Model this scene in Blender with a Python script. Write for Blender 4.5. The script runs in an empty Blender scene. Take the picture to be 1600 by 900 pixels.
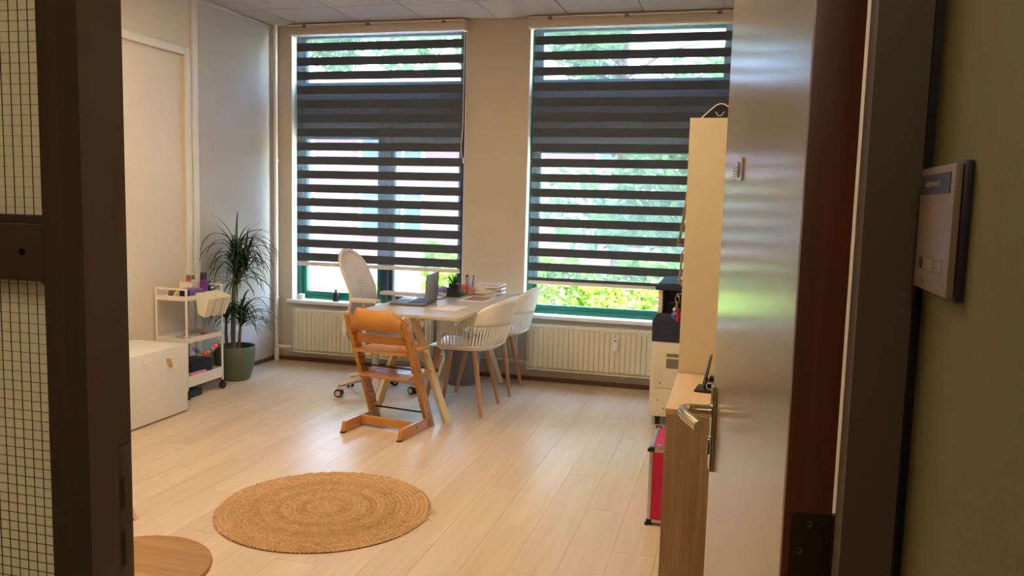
import bpy, bmesh, math, random
from math import sin, cos, pi, radians
from mathutils import Matrix, Vector
random.seed(7)
scene = bpy.context.scene
COL = scene.collection

# ------------------------------------------------------------------ camera
cam_d = bpy.data.cameras.new('camera')
cam = bpy.data.objects.new('camera', cam_d); COL.objects.link(cam)
FPX = 1271.74
cam_d.sensor_fit = 'HORIZONTAL'; cam_d.sensor_width = 36.0
cam_d.lens = FPX / 1600.0 * 36.0
cam_d.clip_start = 0.05; cam_d.clip_end = 200
yaw, pitch, roll = radians(15.084), radians(6.037), radians(1.514)
fwd = Vector((-sin(yaw)*cos(pitch), cos(yaw)*cos(pitch), -sin(pitch)))
rgt0 = Vector((cos(yaw), sin(yaw), 0)); up0 = rgt0.cross(fwd)
rgt = cos(roll)*rgt0 + sin(roll)*up0
upv = -sin(roll)*rgt0 + cos(roll)*up0
m = Matrix.Identity(4)
for i in range(3):
    m[i][0] = rgt[i]; m[i][1] = upv[i]; m[i][2] = -fwd[i]
m[2][3] = 1.45
cam.matrix_world = m
scene.camera = cam

# ------------------------------------------------------------------ world, sun, exposure
world = bpy.data.worlds.new('sky'); scene.world = world; world.use_nodes = True
wn = world.node_tree; wn.nodes.clear()
wo = wn.nodes.new('ShaderNodeOutputWorld'); wb = wn.nodes.new('ShaderNodeBackground')
sk = wn.nodes.new('ShaderNodeTexSky'); sk.sky_type = 'NISHITA'; sk.sun_disc = False
sk.sun_elevation = radians(52); sk.sun_rotation = radians(115); sk.air_density = 1.2
wn.links.new(sk.outputs[0], wb.inputs[0]); wn.links.new(wb.outputs[0], wo.inputs[0])
wb.inputs[1].default_value = 2.6
sun_d = bpy.data.lights.new('sun', 'SUN'); sun_d.energy = 26.0; sun_d.angle = radians(0.6); sun_d.color = (1, .96, .9)
sun = bpy.data.objects.new('sun', sun_d); COL.objects.link(sun)
sun.rotation_euler = Vector((-0.62, 0.28, -0.95)).to_track_quat('-Z', 'Y').to_euler()
LAMP = 13.2            # ceiling luminous panels
LAMP_COL = (1.0, .79, .54)
HALL_FILL = 3.0  # strength of the added lamp that brightens the hall
vs = scene.view_settings
vs.view_transform = 'Standard'; vs.look = 'None'; vs.gamma = 1.0; vs.use_curve_mapping = False
vs.exposure = 1.05

# ------------------------------------------------------------------ materials
def s2l(c):
    return tuple(((v/255)/12.92 if v/255 <= .04045 else ((v/255+.055)/1.055)**2.4) for v in c)
def nodes_of(name):
    mt = bpy.data.materials.new(name); mt.use_nodes = True
    nt = mt.node_tree; b = nt.nodes['Principled BSDF']
    return mt, nt, b
def mat(name, rgb, rough=.5, metal=0.0, var=.06, scale=12.0, bump=0.0, bscale=60.0, spec=.5, trans=0.0, coat=0.0, stretch=(1, 1, 1), rnd=0.0):
    """procedural paint/plastic/fabric: sRGB colour with slight noise variation"""
    mt, nt, b = nodes_of(name)
    c = s2l(rgb)
    tc = nt.nodes.new('ShaderNodeTexCoord'); mp = nt.nodes.new('ShaderNodeMapping')
    mp.inputs['Scale'].default_value = stretch
    nt.links.new(tc.outputs['Object'], mp.inputs[0])
    nz = nt.nodes.new('ShaderNodeTexNoise'); nz.inputs['Scale'].default_value = scale; nz.inputs['Detail'].default_value = 4
    nt.links.new(mp.outputs[0], nz.inputs['Vector'])
    rp = nt.nodes.new('ShaderNodeValToRGB')
    rp.color_ramp.elements[0].position = .3; rp.color_ramp.elements[1].position = .7
    rp.color_ramp.elements[0].color = (*[v*(1-var) for v in c], 1)
    rp.color_ramp.elements[1].color = (*[min(1, v*(1+var)) for v in c], 1)
    nt.links.new(nz.outputs[0], rp.inputs[0])
    out = rp.outputs[0]
    if rnd:
        oi = nt.nodes.new('ShaderNodeObjectInfo'); hs = nt.nodes.new('ShaderNodeHueSaturation')
        mr = nt.nodes.new('ShaderNodeMapRange'); mr.inputs[3].default_value = 1-rnd; mr.inputs[4].default_value = 1+rnd
        nt.links.new(oi.outputs['Random'], mr.inputs[0]); nt.links.new(mr.outputs[0], hs.inputs['Value'])
        nt.links.new(out, hs.inputs['Color']); out = hs.outputs[0]
    nt.links.new(out, b.inputs['Base Color'])
    b.inputs['Roughness'].default_value = rough; b.inputs['Metallic'].default_value = metal
    b.inputs['Specular IOR Level'].default_value = spec
    b.inputs['Coat Weight'].default_value = coat
    if trans: b.inputs['Transmission Weight'].default_value = trans
    if bump:
        n2 = nt.nodes.new('ShaderNodeTexNoise'); n2.inputs['Scale'].default_value = bscale
        nt.links.new(mp.outputs[0], n2.inputs['Vector'])
        bp = nt.nodes.new('ShaderNodeBump'); bp.inputs['Strength'].default_value = bump; bp.inputs['Distance'].default_value = .004
        nt.links.new(n2.outputs[0], bp.inputs['Height']); nt.links.new(bp.outputs[0], b.inputs['Normal'])
    return mt
def wood(name, dark, light, rough=.45, axis='Y', scale=1.0, fine=40.0, rnd=0.0, coat=0.0, contrast=1.0):
    """streaky wood grain running along one axis"""
    mt, nt, b = nodes_of(name)
    tc = nt.nodes.new('ShaderNodeTexCoord'); mp = nt.nodes.new('ShaderNodeMapping')
    st = {'X': (.06, 1, 1), 'Y': (1, .06, 1), 'Z': (1, 1, .06)}[axis]
    mp.inputs['Scale'].default_value = [v*scale for v in st]
    src = tc.outputs['Object']
    if rnd:
        oi = nt.nodes.new('ShaderNodeObjectInfo')
        va = nt.nodes.new('ShaderNodeVectorMath'); va.operation = 'MULTIPLY_ADD'
        cb = nt.nodes.new('ShaderNodeCombineXYZ')
        for k in range(3): nt.links.new(oi.outputs['Random'], cb.inputs[k])
        va.inputs[1].default_value = (13, 27, 7)
        nt.links.new(cb.outputs[0], va.inputs[0]); nt.links.new(src, va.inputs[2]); src = va.outputs[0]
    nt.links.new(src, mp.inputs[0])
    n1 = nt.nodes.new('ShaderNodeTexNoise'); n1.inputs['Scale'].default_value = fine; n1.inputs['Detail'].default_value = 6; n1.inputs['Roughness'].default_value = .65; n1.inputs['Distortion'].default_value = .6
    n2 = nt.nodes.new('ShaderNodeTexNoise'); n2.inputs['Scale'].default_value = fine*.2; n2.inputs['Detail'].default_value = 3
    nt.links.new(mp.outputs[0], n1.inputs['Vector']); nt.links.new(mp.outputs[0], n2.inputs['Vector'])
    mx = nt.nodes.new('ShaderNodeMath'); mx.operation = 'ADD'
    nt.links.new(n1.outputs[0], mx.inputs[0]); nt.links.new(n2.outputs[0], mx.inputs[1])
    mr = nt.nodes.new('ShaderNodeMapRange'); mr.inputs[1].default_value = 1-.35/contrast; mr.inputs[2].default_value = 1+.35/contrast
    nt.links.new(mx.outputs[0], mr.inputs[0])
    rp = nt.nodes.new('ShaderNodeValToRGB')
    rp.color_ramp.elements[0].color = (*s2l(dark), 1); rp.color_ramp.elements[1].color = (*s2l(light), 1)
    nt.links.new(mr.outputs[0], rp.inputs[0])
    out = rp.outputs[0]
    if rnd:
        hs = nt.nodes.new('ShaderNodeHueSaturation'); m2 = nt.nodes.new('ShaderNodeMapRange')
        m2.inputs[3].default_value = 1-rnd; m2.inputs[4].default_value = 1+rnd
        nt.links.new(oi.outputs['Random'], m2.inputs[0]); nt.links.new(m2.outputs[0], hs.inputs['Value'])
        nt.links.new(out, hs.inputs['Color']); out = hs.outputs[0]
    nt.links.new(out, b.inputs['Base Color'])
    b.inputs['Roughness'].default_value = rough; b.inputs['Coat Weight'].default_value = coat
    return mt
def mix_mat(name, parts):
    """parts: list of (shader type, colour, weight, roughness)"""
    mt = bpy.data.materials.new(name); mt.use_nodes = True
    nt = mt.node_tree; nt.nodes.clear(); o = nt.nodes.new('ShaderNodeOutputMaterial')
    prev = None; tot = 0
    for typ, colr, w, r in parts:
        s = nt.nodes.new(typ); s.inputs[0].default_value = (*colr, 1)
        if 'Roughness' in s.inputs and r is not None: s.inputs['Roughness'].default_value = r
        tot += w
        if prev is None: prev = s.outputs[0]
        else:
            mx = nt.nodes.new('ShaderNodeMixShader'); mx.inputs[0].default_value = w/tot
            nt.links.new(prev, mx.inputs[1]); nt.links.new(s.outputs[0], mx.inputs[2]); prev = mx.outputs[0]
    nt.links.new(prev, o.inputs[0]); return mt
def glow(name, colr, strength):
    mt, nt, b = nodes_of(name)
    b.inputs['Base Color'].default_value = (.8, .8, .8, 1)
    b.inputs['Emission Color'].default_value = (*colr, 1); b.inputs['Emission Strength'].default_value = strength
    return mt
def glass_mat(name, tint=(.95, .97, .97), refl=.07):
    return mix_mat(name, [('ShaderNodeBsdfTransparent', tint, 1-refl, None), ('ShaderNodeBsdfGlossy', (1, 1, 1), refl, .02)])
def brick_mat(name):
    mt, nt, b = nodes_of(name)
    tc = nt.nodes.new('ShaderNodeTexCoord'); mp = nt.nodes.new('ShaderNodeMapping'); mp.inputs['Rotation'].default_value = (radians(90), 0, 0)
    nt.links.new(tc.outputs['Object'], mp.inputs[0])
    br = nt.nodes.new('ShaderNodeTexBrick'); br.inputs['Scale'].default_value = 4.5
    br.inputs['Color1'].default_value = (*s2l((176, 118, 116)), 1); br.inputs['Color2'].default_value = (*s2l((158, 104, 106)), 1); br.inputs['Mortar'].default_value = (*s2l((190, 170, 165)), 1)
    nt.links.new(mp.outputs[0], br.inputs[0]); nt.links.new(br.outputs[0], b.inputs['Base Color']); b.inputs['Roughness'].default_value = .9
    return mt
def leaf_mat(name, a, c, rough=.45, translucent=.25):
    mt, nt, b = nodes_of(name)
    tc = nt.nodes.new('ShaderNodeTexCoord'); nz = nt.nodes.new('ShaderNodeTexNoise'); nz.inputs['Scale'].default_value = 9
    nt.links.new(tc.outputs['Object'], nz.inputs['Vector'])
    rp = nt.nodes.new('ShaderNodeValToRGB'); rp.color_ramp.elements[0].position = .35; rp.color_ramp.elements[1].position = .65
    rp.color_ramp.elements[0].color = (*s2l(a), 1); rp.color_ramp.elements[1].color = (*s2l(c), 1)
    nt.links.new(nz.outputs[0], rp.inputs[0]); nt.links.new(rp.outputs[0], b.inputs['Base Color'])
    b.inputs['Roughness'].default_value = rough
    tr = nt.nodes.new('ShaderNodeBsdfTranslucent'); nt.links.new(rp.outputs[0], tr.inputs[0])
    mx = nt.nodes.new('ShaderNodeMixShader'); mx.inputs[0].default_value = translucent
    o = nt.nodes['Material Output']
    nt.links.new(b.outputs[0], mx.inputs[1]); nt.links.new(tr.outputs[0], mx.inputs[2]); nt.links.new(mx.outputs[0], o.inputs[0])
    return mt

M = dict(
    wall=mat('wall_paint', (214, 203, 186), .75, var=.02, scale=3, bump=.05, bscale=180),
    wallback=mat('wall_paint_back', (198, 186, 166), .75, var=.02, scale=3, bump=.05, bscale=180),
    doorpanel=mat('painted_panel', (222, 208, 186), .5, var=.015, scale=2),
    ceil=mat('ceiling_tile', (192, 183, 174), .9, var=.03, scale=30, bump=.2, bscale=220, rnd=.012),
    grid=mat('ceiling_grid', (205, 198, 188), .6),
    plank=wood('light_oak_vinyl', (189, 164, 134), (212, 190, 162), .36, 'Y', 1.0, 26, rnd=.02),
    slab=mat('floor_joint', (172, 148, 120), .7),
    skirt=mat('brown_skirting', (104, 68, 50), .5),
    white=mat('white_lacquer', (226, 220, 206), .35, var=.02),
    whitem=mat('white_metal', (228, 222, 212), .35, var=.02),
    cream=mat('radiator_enamel', (214, 206, 182), .35, var=.03, scale=4),
    cassette=mat('blind_cassette', (206, 194, 176), .5, var=.02),
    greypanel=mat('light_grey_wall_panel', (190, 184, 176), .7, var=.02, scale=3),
    sill=mat('sill_white', (226, 222, 214), .3, var=.02),
    green=mat('green_window_paint', (20, 108, 90), .35, var=.08, scale=6),
    darkframe=mat('dark_window_frame', (40, 52, 64), .4, var=.06),  # darker tone for the left window's mullion, right sash and right stile
    spandrel=mat('dark_transom_panel', (62, 66, 62), .6, var=.2, scale=3),
    band=mat('blind_opaque_band', (72, 80, 90), .85, var=.05, scale=40, bump=.1, bscale=400),
    sheer=mix_mat('blind_sheer_band', [('ShaderNodeBsdfTransparent', (.80, .87, 1.0), .60, None), ('ShaderNodeBsdfTranslucent', (.5, .54, .56), .07, None), ('ShaderNodeBsdfDiffuse', (.19, .19, .17), .34, None)]),
    alu=mat('brushed_aluminium', (200, 198, 194), .3, .9, var=.05, scale=30),
    steel=mat('satin_nickel', (190, 178, 150), .22, 1.0, var=.04, scale=20),
    glass=glass_mat('window_glass'),
    frost=mix_mat('wired_frosted_glass', [('ShaderNodeBsdfTranslucent', (.66, .64, .54), .72, None), ('ShaderNodeBsdfDiffuse', (.55, .52, .42), .18, None), ('ShaderNodeBsdfGlossy', (1, 1, 1), .06, .15)]),
    wire=mat('glass_wire', (62, 52, 40), .6, .5),
    frame=mat('brown_grey_frame_paint', (92, 77, 61), .45, var=.03, scale=5),
    leafdoor=mat('glossy_door_paint', (166, 153, 130), .20, var=.01, scale=2, spec=.4),
    lipping=wood('dark_hardwood_edge', (86, 44, 28), (124, 68, 42), .4, 'Z', 1.0, 60),
    hinge=mat('bronzed_hinge', (92, 76, 52), .35, .8),
    greenwall=mat('olive_wall_paint', (116, 110, 62), .8, var=.03, scale=6, bump=.12, bscale=90),
    hall=mat('hall_paint', (140, 128, 108), .8, var=.03),
    hallfloor=mat('hall_floor', (110, 96, 80), .6),
    beech=wood('beech_lacquer', (178, 116, 46), (200, 140, 68), .42, 'X', 1.0, 30, coat=.05),
    beechz=wood('beech_lacquer_upright', (170, 110, 42), (194, 134, 62), .32, 'Z', 1.0, 30, coat=.2),
    black=mat('black_metal', (22, 22, 24), .4, .3),
    blackp=mat('black_plastic', (24, 24, 27), .4),
    desk=mat('desk_laminate', (190, 178, 156), .32, var=.02),
    desk_leg=mat('cream_leg_paint', (224, 212, 180), .4, var=.02),
    shell=mat('white_moulded_plastic', (230, 225, 216), .45, var=.015),
    ash=wood('ash_leg', (160, 116, 82), (190, 146, 108), .45, 'Z', 1.0, 50),
    mesh=mat('beige_mesh_fabric', (206, 186, 164), .9, var=.05, scale=60, bump=.25, bscale=500),
    offw=mat('office_chair_plastic', (204, 192, 174), .5),
    greyfab=mat('grey_fabric', (128, 122, 126), .95, var=.08, scale=80, bump=.3, bscale=300),
    rubber=mat('black_rubber', (28, 28, 30), .7),
    rimgrey=mat('caster_hub', (178, 172, 166), .4),
    laptop=mat('grey_laptop_shell', (132, 130, 128), .35, .6, var=.02),
    keys=mat('black_keyboard', (40, 42, 50), .5),
    screen=mat('laptop_screen_glass', (16, 18, 24), .1),
    paper=mat('white_paper', (236, 226, 214), .9, var=.01),
    photo=mat('printed_photo', (150, 112, 84), .5, var=.55, scale=28),
    magA=mat('magazine_cover_pink', (206, 176, 166), .5, var=.25, scale=30),
    magB=mat('magazine_cover_grey', (170, 160, 156), .5, var=.3, scale=30),
    magC=mat('magazine_cover_blue', (120, 130, 176), .5, var=.4, scale=25),
    magD=mat('magazine_cover_red', (140, 60, 56), .5, var=.4, scale=25),
    orange=mat('orange_paper', (240, 120, 50), .7, var=.03),
    clear=mix_mat('clear_acrylic', [('ShaderNodeBsdfTransparent', (.93, .94, .94), .8, None), ('ShaderNodeBsdfGlossy', (1, 1, 1), .12, .05), ('ShaderNodeBsdfDiffuse', (.8, .8, .8), .08, None)]),
    gball=mat('green_plastic', (40, 140, 70), .4),
    succ=mat('dark_succulent', (38, 52, 40), .5, var=.2),
    leafg=mat('green_leaf', (48, 122, 60), .5, var=.2),
    pot=mat('sage_green_pot', (86, 98, 74), .5, var=.08, scale=5, bump=.06),
    soil=mat('potting_soil', (52, 38, 30), .95, var=.3, scale=60, bump=.6),
    trunk=mat('plant_cane', (120, 98, 76), .9, var=.2, scale=30, bump=.5, stretch=(1, 1, 3)),
    drac=leaf_mat('dracaena_leaf', (28, 48, 28), (58, 80, 46), .4, .10),
    leather=mat('tan_leather', (206, 140, 48), .55, var=.1),
    trolley=mat('white_trolley_steel', (228, 220, 208), .4, var=.01),
    bucket=mat('white_bucket', (232, 222, 200), .5, var=.01),
    purple=mat('purple_plastic', (118, 44, 138), .35, var=.05),
    purpled=mat('dark_purple_cap', (52, 26, 62), .35),
    lilac=mat('lilac_box', (128, 96, 172), .5),
    navy=mat('navy_plastic', (30, 36, 62), .42, var=.05),
    navyd=mat('dark_navy_plastic', (20, 24, 40), .5),
    printer=mat('printer_cream', (214, 202, 178), .45, var=.015),
    grille=mat('grey_grille', (120, 112, 100), .6),
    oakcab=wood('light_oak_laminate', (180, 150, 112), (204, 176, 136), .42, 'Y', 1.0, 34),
    oakcab_shaded=wood('light_oak_laminate_shaded', (134, 106, 74), (174, 144, 108), .42, 'Z', 1.0, 44, contrast=1.4),  # same laminate with the shade of the upright faces put into its colour
    oaktop=wood('oak_round_top', (152, 104, 44), (196, 148, 80), .4, 'X', 1.0, 14, contrast=1.8),
    bookcase=mat('ivory_bookcase', (212, 196, 160), .45, var=.015),
    pink=mat('magenta_case', (198, 20, 76), .4, var=.04),
    jute=mat('jute_braid', (204, 170, 124), .9, var=.2, scale=60, bump=.3, bscale=250),
    jute2=mat('jute_braid_tan', (196, 160, 113), .9, var=.2, scale=60, bump=.3, bscale=250),
    jute3=mat('jute_braid_rosy', (206, 170, 127), .9, var=.2, scale=60, bump=.3, bscale=250),
    jutedark=mat('jute_shadow_cord', (112, 82, 48), .95, var=.2, scale=60),
    stoolw=wood('pale_pink_wood', (196, 158, 130), (216, 182, 154), .5, 'Z', 1.0, 40),
    sgnw=mat('sign_cream', (136, 114, 90), .4, var=.01),
    sgnd=mat('sign_dark', (44, 34, 44), .4),
    red=mat('red_bead', (214, 40, 30), .4), yellow=mat('yellow_bead', (236, 190, 40), .4), blue=mat('blue_bead', (52, 84, 170), .4),
    pinkb=mat('pink_bead', (226, 140, 170), .4), lime=mat('green_bead', (90, 160, 60), .4), orangeb=mat('orange_bead', (236, 96, 40), .4), violet=mat('violet_bead', (150, 110, 190), .4),
    tree=leaf_mat('tree_leaf', (96, 138, 70), (168, 196, 120), .4, .35),
    hedge=leaf_mat('hedge_leaf', (92, 150, 40), (178, 206, 74), .35, .3),
    bark=mat('bark', (110, 92, 76), .9, var=.2, bump=.5),
    brick=brick_mat('pink_brick'),
    pavement=mat('pavement', (232, 226, 218), .9, var=.05, scale=2),
    road=mat('asphalt', (150, 150, 156), .9, var=.06, scale=4),
    roof=mat('roof_tile', (120, 84, 78), .8),
    framew=mat('white_timber', (235, 235, 235), .5),
    outglass=mat('house_window_glass', (92, 112, 140), .1, var=.1),
    car=mat('silver_car_paint', (214, 218, 226), .25, .3),
)
# label print for the door sticker: plain grey stripes
def stripes_mat():
    mt, nt, b = nodes_of('striped_label')
    tc = nt.nodes.new('ShaderNodeTexCoord'); w = nt.nodes.new('ShaderNodeTexWave'); w.bands_direction = 'Z'; w.inputs['Scale'].default_value = 60
    nt.links.new(tc.outputs['Object'], w.inputs[0])
    rp = nt.nodes.new('ShaderNodeValToRGB'); rp.color_ramp.elements[0].color = (.12, .12, .13, 1); rp.color_ramp.elements[1].color = (.7, .7, .72, 1)
    nt.links.new(w.outputs[0], rp.inputs[0]); nt.links.new(rp.outputs[0], b.inputs['Base Color']); return mt
M['stripe'] = stripes_mat()

# ------------------------------------------------------------------ geometry helpers
class B:
    def __init__(s): s.bm = bmesh.new()
    def _merge(s, t):
        me = bpy.data.meshes.new('t'); t.to_mesh(me); t.free(); s.bm.from_mesh(me); bpy.data.meshes.remove(me)
    def box(s, x0, x1, y0, y1, z0, z1, bev=0.0, mtx=None, seg=2):
        t = bmesh.new(); bmesh.ops.create_cube(t, size=1)
        for v in t.verts: v.co = ((x0+x1)/2+v.co.x*(x1-x0), (y0+y1)/2+v.co.y*(y1-y0), (z0+z1)/2+v.co.z*(z1-z0))
        if bev: bmesh.ops.bevel(t, geom=t.edges[:], offset=min(bev, .49*min(abs(x1-x0), abs(y1-y0), abs(z1-z0))), segments=seg, affect='EDGES', profile=.6)
        if mtx is not None: bmesh.ops.transform(t, matrix=mtx, verts=t.verts[:])
        s._merge(t); return s
    def cyl(s, p0, p1, r0, r1=None, n=16, cap=True):
        r1 = r0 if r1 is None else r1
        return s.tube([p0, p1], [r0, r1], n, cap)
    def tube(s, pts, r, n=10, cap=True, flat=None, up=None):
        pts = [Vector(p) for p in pts]; k = len(pts)
        rs = r if isinstance(r, (list, tuple)) else [r]*k
        bm = s.bm; rings = []; prevx = None
        for i, p in enumerate(pts):
            d = (pts[min(i+1, k-1)]-pts[max(i-1, 0)]).normalized()
            if prevx is None:
                a = Vector(up) if up else (Vector((0, 0, 1)) if abs(d.z) < .9 else Vector((1, 0, 0)))
                x = a.cross(d).normalized()
            else: x = (prevx - d*prevx.dot(d)).normalized()
            y = d.cross(x); prevx = x
            f = flat if flat else 1.0
            rings.append([bm.verts.new(p + x*cos(2*pi*j/n)*rs[i] + y*sin(2*pi*j/n)*rs[i]*f) for j in range(n)])
        for a, b in zip(rings, rings[1:]):
            for j in range(n): bm.faces.new((a[j], a[(j+1) % n], b[(j+1) % n], b[j]))
        if cap: bm.faces.new(rings[0][::-1]); bm.faces.new(rings[-1])
        return s
    def lathe(s, prof, n=24, c=(0, 0, 0), a0=0, a1=2*pi):
        bm = s.bm; full = abs(a1-a0-2*pi) < 1e-6; rings = []
        for r, z in prof:
            if r < 1e-6: rings.append([bm.verts.new((c[0], c[1], c[2]+z))])
            else: rings.append([bm.verts.new((c[0]+r*cos(2*pi*j/n), c[1]+r*sin(2*pi*j/n), c[2]+z)) for j in range(n)])
        for a, b in zip(rings, rings[1:]):
            for j in range(n):
                q = [a[j % len(a)], a[(j+1) % len(a)], b[(j+1) % len(b)], b[j % len(b)]]
                u = []
                for v in q:
                    if v not in u: u.append(v)
                if len(u) > 2: bm.faces.new(u)
        return s
    def prism(s, poly, d0, d1, axis='X', bev=0.0, mtx=None):
        """polygon in the plane normal to axis, extruded d0..d1.  X:(y,z)  Y:(x,z)  Z:(x,y)"""
        t = bmesh.new()
        def P(a, b, d): return {'X': (d, a, b), 'Y': (a, d, b), 'Z': (a, b, d)}[axis]
        lo = [t.verts.new(P(a, b, d0)) for a, b in poly]; hi = [t.verts.new(P(a, b, d1)) for a, b in poly]
        n = len(poly); t.faces.new(lo); t.faces.new(hi[::-1])
        for i in range(n): t.faces.new((lo[i], hi[i], hi[(i+1) % n], lo[(i+1) % n]))
        bmesh.ops.recalc_face_normals(t, faces=t.faces[:])
        if bev: bmesh.ops.bevel(t, geom=t.edges[:], offset=bev, segments=2, affect='EDGES', profile=.6)
        if mtx is not None: bmesh.ops.transform(t, matrix=mtx, verts=t.verts[:])
        s._merge(t); return s
    def grid(s, rows, closed=False):
        bm = s.bm; vs_ = [[bm.verts.new(p) for p in r] for r in rows]
        for a, b in zip(vs_, vs_[1:]):
            n = len(a)
            for j in range(n if closed else n-1): bm.faces.new((a[j], a[(j+1) % n], b[(j+1) % n], b[j]))
        return s
    def face(s, pts): s.bm.faces.new([s.bm.verts.new(p) for p in pts]); return s
    def sphere(s, c, r, n=10, sz=1.0):
        return s.lathe([(r*sin(pi*i/(n//2+1)) if 0 < i < n//2+1 else 0, -r*sz*cos(pi*i/(n//2+1))) for i in range(n//2+2)], n, c)
def obj(name, b, mt, parent=None, smooth=True, angle=40, solid=0.0, sub=0, recalc=True, off=0.0):
    if recalc: bmesh.ops.recalc_face_normals(b.bm, faces=b.bm.faces[:])
    me = bpy.data.meshes.new(name); b.bm.to_mesh(me); b.bm.free()
    me.materials.append(mt if not isinstance(mt, str) else M[mt])
    if smooth:
        for p in me.polygons: p.use_smooth = True
        try: me.set_sharp_from_angle(angle=radians(angle))
        except Exception: pass
    o = bpy.data.objects.new(name, me); COL.objects.link(o)
    if parent: o.parent = parent
    if solid:
        md = o.modifiers.new('solid', 'SOLIDIFY'); md.thickness = solid; md.offset = off
    if sub:
        md = o.modifiers.new('sub', 'SUBSURF'); md.levels = sub; md.render_levels = sub
    return o
def tag(o, label=None, cat=None, group=None, kind=None):
    if label: o['label'] = label
    if cat: o['category'] = cat
    if group: o['group'] = group
    if kind: o['kind'] = kind
    return o
def empty(name, loc=(0, 0, 0), rz=0.0, label=None, cat=None, group=None, kind=None):
    o = bpy.data.objects.new(name, None); COL.objects.link(o); o.empty_display_size = .05
    o.location = loc; o.rotation_euler = (0, 0, rz); return tag(o, label, cat, group, kind)
def place(name, me_owner, parent, loc=(0, 0, 0), rot=(0, 0, 0), scale=None):
    o = bpy.data.objects.new(name, me_owner.data); COL.objects.link(o); o.parent = parent
    o.location = loc; o.rotation_euler = rot
    if scale: o.scale = scale
    return o
def copy_tree(o, parent=None):
    c = o.copy(); COL.objects.link(c)
    if parent: c.parent = parent
    for ch in list(o.children): copy_tree(ch, c)
    return c

# ================================================================== SETTING
XL, XR, YB, YF, ZC = -3.90, 0.215, 6.39, 0.885, 2.893
fl = obj('floor', B().box(XL-.2, XR+.1, .80, YB+.2, -.12, -.0085), 'slab', smooth=False); tag(fl, kind='structure')
random.seed(3)
pw, plen, row, x = .183, 1.22, 0, XL
plank_cache = {}
while x < XR - .01:
    w = min(pw, XR-x)
    y = YF - plen*((row*0.37) % 1.0)
    while y < YB - .01:
        a, b_ = max(y, .80), min(y+plen, YB)
        if b_-a > .03:
            key = (round(w, 3), round(b_-a, 3))
            if key not in plank_cache:
                o = obj('plank', B().box(.0005, w-.0005, .0005, b_-a-.0005, -.008, 0), 'plank', fl, smooth=False)
                plank_cache[key] = o
            else: o = place('plank', plank_cache[key], fl)
            o.location = (x, a, 0)
        y += plen
    x += pw; row += 1
tag(obj('floor', B().box(-2.4, .40, -1.9, .80, -.12, 0), 'hallfloor', smooth=False), kind='structure')

# walls
W1 = (-3.735, -2.155); W2 = (-1.625, -.055); WZ = (.545, 2.872)
wb_ = B()
for x0, x1 in ((XL-.2, W1[0]), (W1[1], W2[0]), (W2[1], XR+.1)): wb_.box(x0, x1, YB, YB+.24, 0, 3.2)
for x0, x1 in (W1, W2):
    wb_.box(x0, x1, YB, YB+.24, 0, WZ[0]-.03); wb_.box(x0, x1, YB, YB+.24, WZ[1], 3.2)
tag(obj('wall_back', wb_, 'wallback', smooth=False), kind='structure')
wl = B(); wl.box(XL-.2, XL, .80, 4.05, 0, 3.2); wl.box(XL-.2, XL, 5.19, YB, 0, 3.2); wl.box(XL-.2, XL, 4.05, 5.19, 2.445, 3.2)
wlo = obj('wall_left', wl, 'wall', smooth=False); tag(wlo, kind='structure')
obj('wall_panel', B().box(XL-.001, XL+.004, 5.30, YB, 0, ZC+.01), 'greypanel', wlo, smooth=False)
d2 = empty('door_2', (XL, 4.62, 0), kind='structure')
obj('door_panel', B().box(-.06, -.022, -.57, .57, 0, 2.445), 'doorpanel', d2, smooth=False)
t1 = empty('trim_1', (XL, 4.62, 0), kind='structure')
obj('casing_upright', B().box(0, .014, .565, .622, 0, 2.50, .004), 'white', t1)
obj('casing_upright', B().box(0, .014, -.622, -.565, 0, 2.50, .004), 'white', t1)
obj('casing_head', B().box(0, .014, -.565, .565, 2.445, 2.50, .004), 'white', t1)
tag(obj('trim_2', B().box(XL, XL+.022, 5.258, 5.315, 0, ZC-.015, .004), 'white'), kind='structure')
tag(obj('trim_3', B().box(XL, XL+.018, .90, YB, ZC-.030, ZC-.012, .003).box(XL, XL+.006, .90, YB, ZC-.012, ZC), 'grid'), kind='structure')
tag(obj('wall_right', B().box(XR, XR+.12, .80, YB, 0, 3.2), 'wall', smooth=False), kind='structure')
# front wall of the room (left of the side light, and above the door set)
wf = B(); wf.box(XL, -1.28, .80, .885, 0, 3.2); wf.box(-1.28, XR, .80, .885, 2.36, 3.2)
wf.box(.165, XR, .80, .885, 0, 2.36)
tag(obj('wall_front', wf, 'wall', smooth=False), kind='structure')
# hall shell
tag(obj('wall_hall_right', B().box(.165, .40, -1.9, .80, 0, 2.8), 'greenwall', smooth=False), kind='structure')
tag(obj('wall_hall_left', B().box(-2.5, -2.4, -1.9, .80, 0, 2.8), 'hall', smooth=False), kind='structure')
tag(obj('wall_hall_back', B().box(-2.5, .40, -2.0, -1.9, 0, 2.8), 'hall', smooth=False), kind='structure')
tag(obj('ceiling', B().box(-2.5, .40, -2.0, .80, 2.7, 2.8), 'hall', smooth=False), kind='structure')
# baseboards
tag(obj('baseboard_back', B().box(XL, XR, YB-.014, YB, 0, .034, .003), 'skirt'), kind='structure')
tag(obj('baseboard_left', B().box(XL, XL+.014, 5.32, YB-.014, 0, .034, .003).box(XL, XL+.014, .90, 3.99, 0, .034, .003), 'skirt'), kind='structure')

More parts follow.
